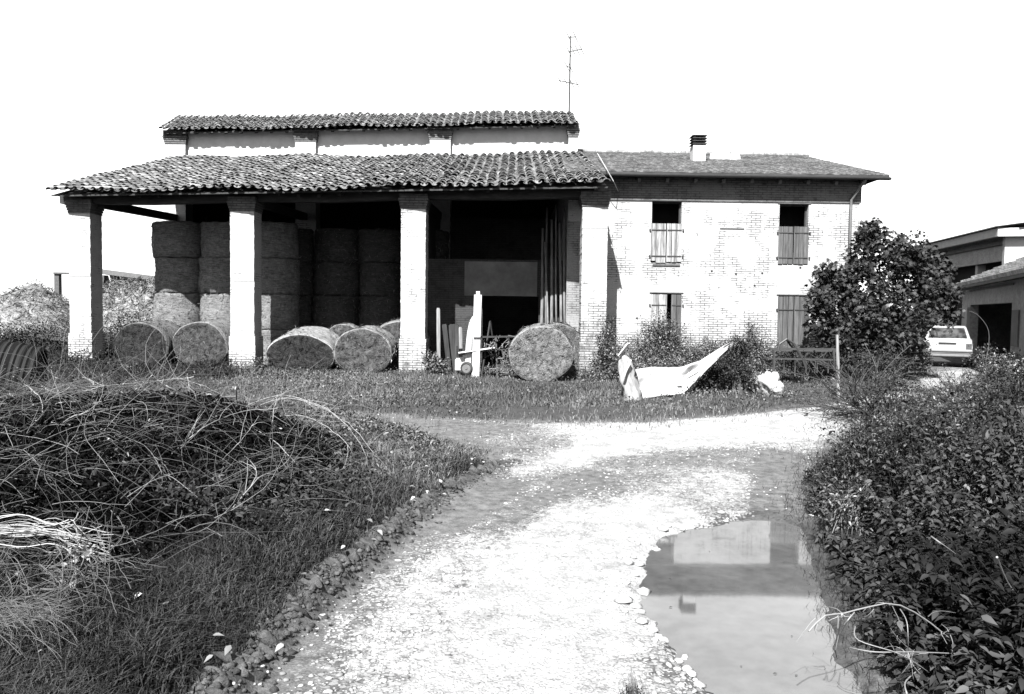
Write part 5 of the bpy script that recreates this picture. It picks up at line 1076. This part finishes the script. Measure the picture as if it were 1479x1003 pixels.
n = 420; x = rng.uniform(-9, -1.8, n); y = rng.uniform(7, 15, n); bh = brush_h(x, y); kp = (bh > .16) & (sdf(ROADP, x, y) > .5); x, y, bh = x[kp], y[kp], bh[kp]; n = len(x); P = np.stack([x, y, terrain(x, y)+bh*.6], 1)
pc = curves(P, np.stack([rng.normal(0, .45, n), rng.normal(0, .4, n), np.ones(n)], 1), rng.uniform(.25, .7, n), 9, .4, .9); parts = [tubes(pc, np.full((n, 9), .003), 3, rng.uniform(.5, 1.6, n))]
for k in range(3, 9): parts.append(leaves(pc[:, k]+rng.normal(size=(n, 3))*.01, rnd_dirs(n), rnd_dirs(n, 1.5), rng.uniform(.02, .055, n), rng.uniform(.012, .03, n), 'pointed', rng.uniform(.3, 1.8, n)))
make('brush_shoots', parts, MT['leaf'], 'thin weeds growing up through the brush heap', 'weeds', kind='stuff')
# white rubble scraps by the brush top
for (px, py) in ((272, 577), (283, 574), (293, 578), (300, 572), (290, 582)):
    D = 10.8; p = at(px, py, D); V, T, t = stone_set(np.zeros((1, 3)), np.array([.07]), np.array([1.4])); o = meshnp('rubble_piece', V, T, t, MT['stone']); o.location = (p[0], D, p[2]); tag(o, 'white rubble piece lying on top of the brush heap', 'rubble', 'white rubble pieces on the brush heap')
# bleached stalk bundle at the left edge and dry grass tuft below it
bd = thing('stalk_bundle', 'bleached white bundle of dead stalks with a crumpled papery end', 'stalks', tuple(at(60, 800, 5.2))); bo = np.array(bd.location); P = []
mb = MB(bo)
for i in range(34):
    oy = random.gauss(0, 9); dd = 5.2+random.uniform(-.12, .12); jj = [random.gauss(0, 5) for _ in range(5)]
    c = [(-30, 768+oy*.6+jj[0]), (30, 767+oy+jj[1]), (75, 769+oy+jj[2]), (105, 777+oy*1.2+jj[3]), (130+random.uniform(-25, 35), 792+oy*1.6+2*jj[4])]; q = [at(*p, dd) for p in smooth_px(c, 14)]; mb.tube(q, [random.uniform(.0015, .0045)]*14, 4, random.uniform(.5, 1.4))
mb.build('stalk', MT['bleached'], bd)
n = 60; P = np.array([at(random.gauss(118, 12), random.gauss(800, 13), 5.15+random.uniform(-.1, .1)) for _ in range(n)])-bo; V, T, t = leaves(P, rnd_dirs(n), rnd_dirs(n), rng.uniform(.03, .08, n), rng.uniform(.02, .05, n), 'pointed', rng.uniform(.5, 1.5, n)); meshnp('papery_leaf', V, T, t, MT['bleached'], bd)['kind'] = 'stuff'
n = 400; P = np.array([at(random.uniform(-60, 150), random.gauss(835, 32), random.uniform(4.7, 5.5)) for _ in range(n)]); a = rng.uniform(-.6, .9, n); d = np.stack([np.cos(a), rng.normal(size=n)*.4, np.sin(a)*.6], 1); pc = curves(P, d, rng.uniform(.15, .5, n), 10, 1.6, 2.4); pc[..., 2] = np.maximum(pc[..., 2], terrain(pc[..., 0], pc[..., 1])+.01)
make('dry_tangle', tubes(pc, np.full((n, 10), .0022)*rng.uniform(.6, 1.6, n)[:, None], 3, rng.uniform(.15, 1.0, n)), MT['twig'], 'curling dry stems tangled under the bleached bundle', 'dead stems', kind='stuff')
n = 300; P = np.array([at(random.uniform(-60, 75), random.gauss(885, 14), random.uniform(4.1, 4.7)) for _ in range(n)]); a = rng.normal(0, .25, n); d = np.stack([np.cos(a), rng.normal(size=n)*.3, np.sin(a)+.15], 1); pc = curves(P, d, rng.uniform(.12, .36, n), 10, 1.1, 1.4)
make('dry_grass', tubes(pc, np.full((n, 10), .0014), 3, rng.uniform(.3, 1.2, n)), MT['twig'], 'combed tuft of dry straw-coloured grass at the left edge', 'dry grass', kind='stuff')
# fallen leaves on the mud bank
for i in range(46):
    if i < 26: k = rng.integers(40, 480); q = R[k]+nrm2[k]*rng.uniform(-.3, .32); z = float(terrain(q[0], q[1]))+.12
    else: y = rng.uniform(4.2, 10); q = np.array([xl(y)-rng.uniform(.2, 2.2), y]); z = float(terrain(q[0], q[1]))+.13
    V, T, t = leaves(np.zeros((1, 3)), rnd_dirs(1, 0)*np.array([[1, 1, .3]]), np.array([[.1, -.2, 1.0]]), rng.uniform(.045, .085, 1), rng.uniform(.04, .06, 1), 'pointed', rng.uniform(.6, 1.5, 1)); o = meshnp('fallen_leaf', V, T, t, MT['fallen']); o.location = (q[0], q[1], z); tag(o, 'pale fallen leaf lying on the mud and grass beside the track', 'leaf', 'pale fallen leaves beside the track')
for i in range(16):
    px_, py_ = random.choice([(1150, 850), (1175, 900), (1100, 960), (960, 860), (1000, 930), (1180, 960), (1140, 790), (1060, 800)]); q = G(px_+random.uniform(-40, 25), py_+random.uniform(-25, 30))
    if sdf(PUDP, np.array([q[0]]), np.array([q[1]]))[0] > -.12: continue
    V, T, t = leaves(np.zeros((1, 3)), rnd_dirs(1)*[[1, 1, 0]], np.array([[0, 0, 1.0]]), rng.uniform(.015, .04, 1), rng.uniform(.01, .03, 1), 'diamond', rng.uniform(.02, .35, 1)); o = meshnp('floating_leaf', V, T, t, MT['fallen']); o.location = (q[0], q[1], -.008); tag(o, 'small leaf scrap floating on the puddle', 'leaf', 'leaf scraps on the puddle')
# ---- right hedge of nettles and brambles
def hedge_h(x, y, d): return (sst(-.05, 1.5, d+.55*fbm(x, y, 1.6))*(.50+.28*sst(5, 9.5, y))*(.25+1.15*clumpy(x, y, 1.0)+.3*clumpy(x, y, 3.1)) - .35*np.exp(-(((x-5.0)/.9)**2+((y-7.6)/.8)**2)))*sst(17.2, 14.5, y)*(1-.38*sst(9, 12, y))
N0 = 300000; y = 3.0+rng.uniform(0, 1, N0)**1.2*14; x = xr(y)+rng.uniform(-.1, 1, N0)**1.3*(2.2+y*.62); d = np.maximum(sdf(ROADP, x, y), 0); keep = (sdf(ROADP, x, y) > -.03) & (x < .71*y+1.0); x, y, d = x[keep], y[keep], d[keep]
hh = hedge_h(x, y, d); gapk = fbm(x, y, 2.3)+.6*fbm(x+5, y, 4.7) > -.12; far = y > 7.6; m1 = far & gapk & (rng.uniform(0, 1, len(x)) < .75); xa, ya, ha = x[m1], y[m1], hh[m1]; n = len(xa)
P = np.stack([xa, ya, terrain(xa, ya)+ha*rng.uniform(.15, 1.05, n)**.5], 1); make('hedge_foliage', leaves(P, rnd_dirs(n, -.1), rnd_dirs(n, 1.2), rng.uniform(.03, .085, n)*(.45+.9*clumpy(xa+7, ya, .8))*(1.1-.35*sst(8, 11, ya)), rng.uniform(.012, .038, n)*(.45+.9*clumpy(xa+7, ya, .8))*(1.1-.35*sst(8, 11, ya)), 'pointed', rng.uniform(.25, 1.5, n)**1.5*(.12+2.1*clumpy(xa, ya, 1.7)**2)), MT['leaf_n'], 'dense dark undergrowth right of the track', 'undergrowth', kind='stuff')
ns = 3600; y = 3.3+rng.uniform(0, 1, ns)**1.1*5.6; x = xr(y)+.1+rng.uniform(0, 1, ns)**1.1*(1.4+y*.5); d = np.maximum(sdf(ROADP, x, y), 0); keep = (x < .71*y+.8); x, y, d = x[keep], y[keep], d[keep]; gk = fbm(x, y, 2.3)+.6*fbm(x+5, y, 4.7) > -.15; gk |= y < 5.4; x, y, d = x[gk], y[gk], d[gk]; ns = len(x); hh = hedge_h(x, y, d)*rng.uniform(.6, 1.25, ns)+.1
lean = np.stack([rng.normal(-.25, .35, ns), rng.normal(-.15, .3, ns), np.ones(ns)], 1); pc = curves(np.stack([x, y, terrain(x, y)], 1), lean, hh*1.1, 9, .25, .5); stm = tubes(pc, np.full((ns, 9), .003)*np.linspace(1.2, .6, 9)[None], 3, rng.uniform(.3, .9, ns))
make('nettle_stems', stm, MT['grass_n'], 'upright stems within the nettle bank', 'nettles', kind='stuff')
Pl = []; Ax = []; Ln = []
for k in range(2, 9):
    for pair in range(2):
        a = rng.uniform(0, PI, ns) if pair == 0 else a+PI; o_ = np.stack([np.cos(a), np.sin(a), rng.uniform(-.7, .1, ns)], 1); Pl.append(pc[:, k]); Ax.append(o_); Ln.append(rng.uniform(.06, .13, ns)*(1.15-.06*k))
Pl = np.concatenate(Pl); Ax = np.concatenate(Ax); Ln = np.concatenate(Ln); nrl = np.tile([0, 0, 1.0], (len(Pl), 1))+rng.normal(size=(len(Pl), 3))*.35
make('nettle_leaves', leaves(Pl, Ax, nrl, Ln, Ln*.62, 'pointed', rng.uniform(.3, 1.5, len(Pl))*(.2+1.7*clumpy(Pl[:, 0], Pl[:, 1], 1.9)**1.6)), MT['leaf_n'], 'toothed nettle leaves filling the near right bank', 'nettles', kind='stuff')
n = 2200; y = rng.uniform(7.0, 16, n); x = xr(y)+rng.uniform(.15, 1, n)*(2.0+y*.5); d = np.maximum(sdf(ROADP, x, y), 0); hh = hedge_h(x, y, d); P = np.stack([x, y, terrain(x, y)+hh*.5], 1)
pc = curves(P, np.stack([rng.normal(0, .4, n), rng.normal(0, .4, n), np.ones(n)], 1), rng.uniform(.3, .75, n), 9, .3, .7); parts = [tubes(pc, np.full((n, 9), .003), 3, rng.uniform(.4, 1.2, n))]
for k in range(2, 9):
    for _ in range(2): ax_ = rnd_dirs(n); parts.append(leaves(pc[:, k]+rng.normal(size=(n, 3))*.01, ax_, rnd_dirs(n, 1.5), rng.uniform(.03, .07, n), rng.uniform(.015, .03, n), 'pointed', rng.uniform(.5, 2.4, n)))
make('hedge_shoots', parts, MT['leaf_n'], 'thin leafy shoots standing above the undergrowth', 'weeds', kind='stuff')
# weeds creeping at the foot of the hedge
n = 11000; y = 3.3+rng.uniform(0, 1, n)**1.1*9; x = xr(y)+rng.normal(.3, .25, n); P = np.stack([x, y, terrain(x, y)], 1); make('hedge_edge_grass', blades(P, rng.uniform(.03, .14, n), rng.uniform(.003, .006, n), 1.5), MT['grass_n'], 'fine grass at the foot of the nettle bank', 'grass', kind='stuff')
# bare twiggy shrub at the bend
def shrub(name, label, cat, base, blobs, nleaf, lsize, mat, shape='diamond', nst=14, group=None, asp=.55, tr=(.4, 1.8), stemmat='twig', sr=.012, sp=.55):
    """blobs: list of centre (x, y, z) and radii; leaves fill the outer shells, stems rise from the base"""
    base = np.array(base, float); o = thing(name, label, cat, tuple(base), group); P = []; vol = [b[3]*b[4]*b[5] for b in blobs]; tot = sum(vol)
    for b, v in zip(blobs, vol):
        n = int(nleaf*v/tot)+8; d = rnd_dirs(n); q = rng.uniform(0, 1, n)**sp; rag = 1+.22*np.sin(d[:, 0]*7+d[:, 2]*5+b[0])+.15*np.sin(d[:, 1]*11+b[1]*3+d[:, 2]*9); P.append(np.array(b[:3])+d*(q*rag)[:, None]*np.array(b[3:6]))
    P = np.concatenate(P); P = P[P[:, 2] > base[2]-.02]; n = len(P); cen = np.array([np.average([b[i] for b in blobs], weights=vol) for i in range(3)]); outw = unit(P-cen)
    ax = unit(outw*.7+rnd_dirs(n)+np.array([0, 0, -.2])); nr = unit(outw*.5+np.array([0, 0, .8])+rnd_dirs(n)*.7); ln = rng.uniform(.6, 1.3, n)*lsize
    V, T, t = leaves(P-base, ax, nr, ln, ln*asp, shape, rng.uniform(*tr, n)); meshnp('foliage', V, T, t, MT[mat], o)
    k = rng.integers(0, n, nst*3); tg_ = P[k]-base; st = np.stack([rng.normal(size=nst*3)*.08, rng.normal(size=nst*3)*.08, np.zeros(nst*3)], 1); tt_ = np.linspace(0, 1, 8)[None, :, None]; pth = st[:, None]*(1-tt_)+tg_[:, None]*tt_+np.array([0, 0, 1.0])*np.sin(tt_*PI)*.12
    V, T, t = tubes(pth, np.linspace(1, .35, 8)[None]*rng.uniform(.5, 1, nst*3)[:, None]*sr, 4); meshnp('stem', V, T, t, MT[stemmat], o); return o
def bl(px, py, D, rpx, rpy, dr=None): p = at(px, py, D); return (p[0], p[1], p[2], rpx*D/F, (dr or rpx*D/F), rpy*D/F)
def gbase(px, D): p = at(px, 540, D); return (p[0], D, float(terrain(p[0], D)))
shrub('wall_shrub', 'shrub hugging the brick pier left of the house wall', 'bush', gbase(893, 21.6), [bl(880, 520, 21.6, 24, 40), bl(900, 535, 21.2, 30, 35), bl(878, 485, 22, 14, 30)], 8500, .06, 'leaf')
shrub('wall_shrub', 'tall airy shrub in front of the lower left shutters', 'bush', gbase(960, 22.5), [bl(962, 496, 22.5, 38, 42), bl(950, 482, 22.5, 26, 30), bl(925, 508, 22.3, 26, 30), bl(968, 530, 22, 40, 26)], 14000, .055, 'leaf', nst=24)
shrub('wall_shrub', 'low bramble along the wall behind the white sheet', 'bush', gbase(1040, 22.8), [bl(1030, 512, 22.8, 34, 24), bl(1065, 502, 22.8, 22, 20), bl(1000, 520, 22.5, 26, 26)], 9000, .055, 'leaf')
shrub('wall_shrub', 'thin spiky shrub between the white sheet and the harrow', 'bush', gbase(1092, 22.0), [bl(1090, 500, 22, 20, 30), bl(1085, 475, 22, 9, 18), bl(1110, 520, 21.8, 24, 26)], 5200, .055, 'leaf', nst=22)
shrub('dark_bush', 'dark weeds grown through and behind the harrow frame', 'bush', gbase(1160, 21.6), [bl(1145, 522, 21.6, 34, 20), bl(1185, 520, 21.7, 28, 18)], 5200, .055, 'leaf_d')
shrub('covered_bush', 'dark leafy bush under the white plastic sheet', 'bush', gbase(1040, 18.1), [bl(1038, 545, 18.1, 32, 30), bl(1060, 525, 18.2, 24, 28), bl(1012, 560, 18.0, 22, 18), bl(1070, 550, 18.1, 20, 26), bl(1072, 508, 17.2, 17, 18), bl(1050, 530, 17.2, 14, 16)], 10500, .05, 'leaf_d', tr=(.4, 2.4))
shrub('covered_bush', 'small leafy bush propping the raised end of the plastic sheet', 'bush', gbase(1066, 17.1), [bl(1067, 508, 17.1, 17, 22, .2), bl(1060, 530, 17.0, 17, 20, .2), bl(1075, 540, 17.1, 16, 22, .2)], 3600, .05, 'leaf_d', tr=(.4, 2.6))
shrub('pale_creeper', 'pale silvery creeper hanging between the sheet and the white bundle', 'plant', gbase(1085, 17.8), [bl(1072, 520, 17.7, 9, 24, .15), bl(1077, 550, 17.6, 10, 18, .15), bl(1095, 545, 17.7, 13, 14, .2)], 900, .05, 'fallen', tr=(.4, 1.2), asp=.7, sp=.8)
shrub('weed_clump', 'weed clump growing at the foot of the third pillar', 'plant', gbase(632, 21.6), [bl(632, 532, 21.6, 20, 18), bl(620, 520, 21.6, 10, 12)], 1500, .08, 'leaf', tr=(.5, 2.4))
shrub('weed_clump', 'small dark weeds at the foot of the second pillar', 'plant', gbase(368, 22.6), [bl(372, 530, 22.6, 16, 18), bl(345, 538, 22.4, 14, 10)], 900, .06, 'leaf')
shrub('weed_clump', 'dark weeds growing round the foot of the corner pillar', 'plant', gbase(120, 23.4), [bl(120, 528, 23.4, 28, 22), bl(150, 540, 22.6, 26, 16)], 2200, .08, 'leaf_d')
shrub('weed_clump', 'weeds between the tan bale and the brick pier', 'plant', gbase(850, 21.4), [bl(850, 545, 21.4, 22, 20), bl(868, 530, 21.6, 16, 22)], 1800, .06, 'leaf')
shrub('dark_bush', 'dark bush behind the corner pillar below the straw heap', 'bush', gbase(180, 29), [bl(185, 475, 29, 34, 22), bl(165, 495, 28, 30, 24), bl(60, 495, 29, 60, 26), bl(10, 490, 27, 50, 20)], 7000, .1, 'leaf_d')
shrub('weed_tuft', 'little dark weed tuft on the gravel at the bottom edge', 'plant', tuple(np.array([*G(912, 1010), .02])), [(*G(912, 1010), .03, .06, .05, .04)], 500, .014, 'leaf_d', sr=.001)
shrub('undergrowth_bush', 'shady undergrowth beneath the fig tree', 'bush', gbase(1265, 21.4), [bl(1265, 525, 21.4, 55, 26), bl(1220, 520, 21.8, 40, 26), bl(1310, 520, 22, 30, 30), bl(1180, 515, 22.4, 34, 22)], 9000, .07, 'leaf_d', tr=(.5, 2.4))
shrub('roadside_bush', 'loose weeds in front of the parked car', 'bush', gbase(1345, 19), [bl(1330, 572, 19, 45, 11), bl(1400, 578, 18, 50, 9), bl(1460, 566, 17.5, 30, 16), bl(1290, 552, 19.5, 26, 14)], 9500, .055, 'leaf', tr=(.5, 3.0))
shrub('roadside_bush', 'weeds between the parked car and the shed doorway', 'bush', gbase(1425, 23), [bl(1425, 518, 24, 24, 20), bl(1450, 530, 22, 30, 22), bl(1475, 545, 20, 24, 30)], 4200, .07, 'leaf')
shrub('roadside_bush', 'tall grassy weeds between the fig tree and the car', 'bush', gbase(1325, 25), [bl(1318, 505, 25, 18, 34), bl(1335, 520, 25, 10, 22)], 3000, .08, 'leaf')
# taller weeds standing out of the right-hand undergrowth
for (px, D, zt, rx, nl, ls, mt_, shp, lab) in ((1285, 13.2, 1.15, .5, 3200, .05, 'leaf_n', 'pointed', 'upright weed at the far corner of the right bank by the bend'), (1385, 12.0, 1.0, .7, 4200, .045, 'leaf', 'diamond', 'fine-leaved bramble on the right bank below the parked car'),
      (1455, 11.0, 1.25, .6, 3600, .06, 'leaf_d', 'pointed', 'dark broad weed on the right bank below the shed doorway'), (1262, 10.2, .8, .45, 2200, .05, 'leaf', 'pointed', 'low weed leaning over the edge of the track at the right'),
      (1345, 8.6, 1.0, .45, 2600, .06, 'leaf_d', 'pointed', 'dark weed in the middle of the right bank'), (1470, 7.2, 1.2, .5, 2600, .08, 'leaf_n', 'pointed', 'tall nettle clump at the right edge of the view'), (1235, 7.6, .55, .3, 1300, .05, 'leaf', 'pointed', 'small weed hanging over the upper end of the puddle')):
    q = at(px, 600, D); zb = float(terrain(q[0], D)); shrub('bank_weed', lab, 'plant', (q[0], D, zb), [(q[0], D, zb+zt*.45, rx, rx*.8, zt*.5), (q[0]+rx*.35, D+.1, zb+zt*.75, rx*.4, rx*.4, zt*.32), (q[0]-rx*.5, D, zb+zt*.6, rx*.35, rx*.35, zt*.3)], nl, ls, mt_, shp, 16, 'tall weeds standing out of the right bank', .5, (.3, 2.2), sr=.006)
# bare shrub
br0 = gbase(1268, 14.9); P0 = np.array(br0); bs = thing('bare_shrub', 'leafless twiggy shrub leaning over the bend of the track', 'bush', br0); n = 70
a = rng.uniform(PI*.55, PI*1.05, n); d = np.stack([np.cos(a), rng.normal(size=n)*.5, np.abs(np.sin(a))*1.0+.1], 1); pc = curves(np.zeros((n, 3))+rng.normal(size=(n, 3))*[.15, .15, 0]+[0, 0, .1], d, rng.uniform(.8, 1.9, n), 9, .5, .9)
parts = [tubes(pc, np.linspace(1, .4, 9)[None]*rng.uniform(.008, .016, n)[:, None], 4)]
k = rng.integers(3, 8, 400); j = rng.integers(0, n, 400); pc2 = curves(pc[j, k], unit(pc[j, k]-pc[j, k-1])+rnd_dirs(400)*.8, rng.uniform(.1, .4, 400), 6, .1, .8); parts.append(tubes(pc2, np.full((400, 6), .006), 3)); V, T, t = merge(parts)
meshnp('branch', V, T, t*.35, MT['twig'], bs)
# dead bleached branch in the nettles
db = at(1262, 872, 4.35); dd_ = thing('dead_branch', 'bleached forked dead branch lying against the nettles', 'branch', tuple(db)); 
mb = MB(db)
for (c, r_) in (([(1168, 912), (1190, 890), (1215, 887), (1250, 878), (1290, 872), (1330, 890), (1375, 925), (1410, 950), (1442, 970)], .0055), ([(1216, 887), (1212, 910), (1204, 935)], .005), ([(1234, 885), (1222, 900), (1210, 925)], .004), ([(1228, 936), (1265, 942), (1320, 942), (1400, 945)], .004),
    ([(1235, 905), (1240, 925), (1300, 945), (1340, 970)], .0035), ([(1300, 880), (1310, 900), (1312, 940)], .003), ([(1310, 1003), (1308, 985), (1330, 965)], .005), ([(1345, 775), (1380, 800)], .004), ([(1440, 805), (1455, 840), (1475, 868)], .006)):
    w3 = [at(q[0], q[1], 4.35+.25*math.sin(k*.2+r_*900)-(.0009*(q[1]-870) if False else 0)) for k, q in enumerate(smooth_px(c, 16))]; mb.tube(w3, [r_*(1-.5*k/15) for k in range(16)], 5, random.uniform(.8, 1.3))
for k in range(34):
    q = random.choice([(1190, 890), (1215, 888), (1250, 880), (1290, 874), (1330, 890), (1270, 942), (1320, 943), (1300, 945), (1360, 915), (1310, 920)]); p = at(q[0]+random.uniform(-14, 14), q[1]+random.uniform(-3, 3), 4.4)
    for q2 in curves(np.array([p]), rnd_dirs(1), random.uniform(.05, .22), 7, .5, 1.6): mb.tube(list(q2), [.0022*(1-.1*j) for j in range(7)], 4, random.uniform(.5, 1.2))
mb.build('stem', MT['bleached'], dd_)
# tall dry stalk beside the shed door
w3 = [at(*q, 21.0) for q in smooth_px([(1424, 520), (1428, 500), (1427, 475), (1412, 455), (1400, 450)], 14)]; mb = MB(w3[0]); mb.tube(w3, [.006*(1-.04*k) for k in range(14)], 5); o = mb.build('dry_stalk', MT['twig']); o.location = tuple(w3[0]); tag(o, 'arched dry stalk before the dark shed doorway', 'stalk')
# ---- fig tree
TDp = 22.2; tb = gbase(1272, TDp); tr = thing('fig_tree', 'round leafy fig tree beside the right end of the house', 'tree', tb); TB = np.array(tb)
blobs = [bl(1262, 430, TDp, 62, 68), bl(1225, 455, TDp-.3, 48, 50), bl(1310, 430, TDp+.1, 50, 56), bl(1270, 375, TDp+.2, 48, 40), bl(1335, 405, TDp+.4, 34, 34), bl(1205, 415, TDp, 32, 36), bl(1300, 480, TDp-.3, 46, 34), bl(1235, 500, TDp-.2, 44, 28), bl(1190, 470, TDp, 20, 22), bl(1252, 345, TDp, 14, 14), bl(1308, 362, TDp, 34, 24), bl(1352, 385, TDp+.3, 18, 16), bl(1366, 425, TDp, 15, 13), bl(1372, 452, TDp, 7, 20), bl(1180, 438, TDp, 14, 12), bl(1256, 334, TDp, 9, 9), bl(1196, 398, TDp, 10, 9)]
P = []; axs = []
for b in blobs:   # each limb end carries a rosette of leaves
    nr_ = int(85*(b[3]*b[5])/1.2)+18; dd2 = rnd_dirs(nr_); q = rng.uniform(.35, 1, nr_)**.5; cc_ = np.array(b[:3])+dd2*q[:, None]*np.array(b[3:6])
    for c, d_ in zip(cc_, dd2):
        k = rng.integers(12, 20); P.append(c+rng.normal(size=(k, 3))*.10); axs.append(unit(rng.normal(size=(k, 3))+d_*.6+[0, 0, -.25]))
P = np.concatenate(P); axs = np.concatenate(axs); n = len(P); ln = rng.uniform(.07, .145, n)
V, T, t = leaves(P-TB, axs, unit(rnd_dirs(n)*.8+np.array([0, -.3, .9])), ln, ln*1.0, 'lobed', rng.uniform(.4, 1.35, n)); meshnp('crown', V, T, t, MT['fig'], tr)
mb = MB(TB); mb.tube([TB-[0, 0, .1], TB+[.03, 0, .5], TB+[-.05, 0, 1.0]], [.15, .12, .1], 10)
for b in blobs: e = np.array(b[:3]); s_ = TB+[random.uniform(-.1, .1), 0, random.uniform(.3, 1.0)]; mb.tube([s_, lerp(s_, e, .5)+[0, 0, -.1], e], [.07, .045, .015], 7)
mb.build('trunk', MT['bark'], tr, True)
w3 = [at(*q, 22.0) for q in smooth_px([(1340, 420), (1365, 425), (1378, 450), (1392, 480)], 12)]
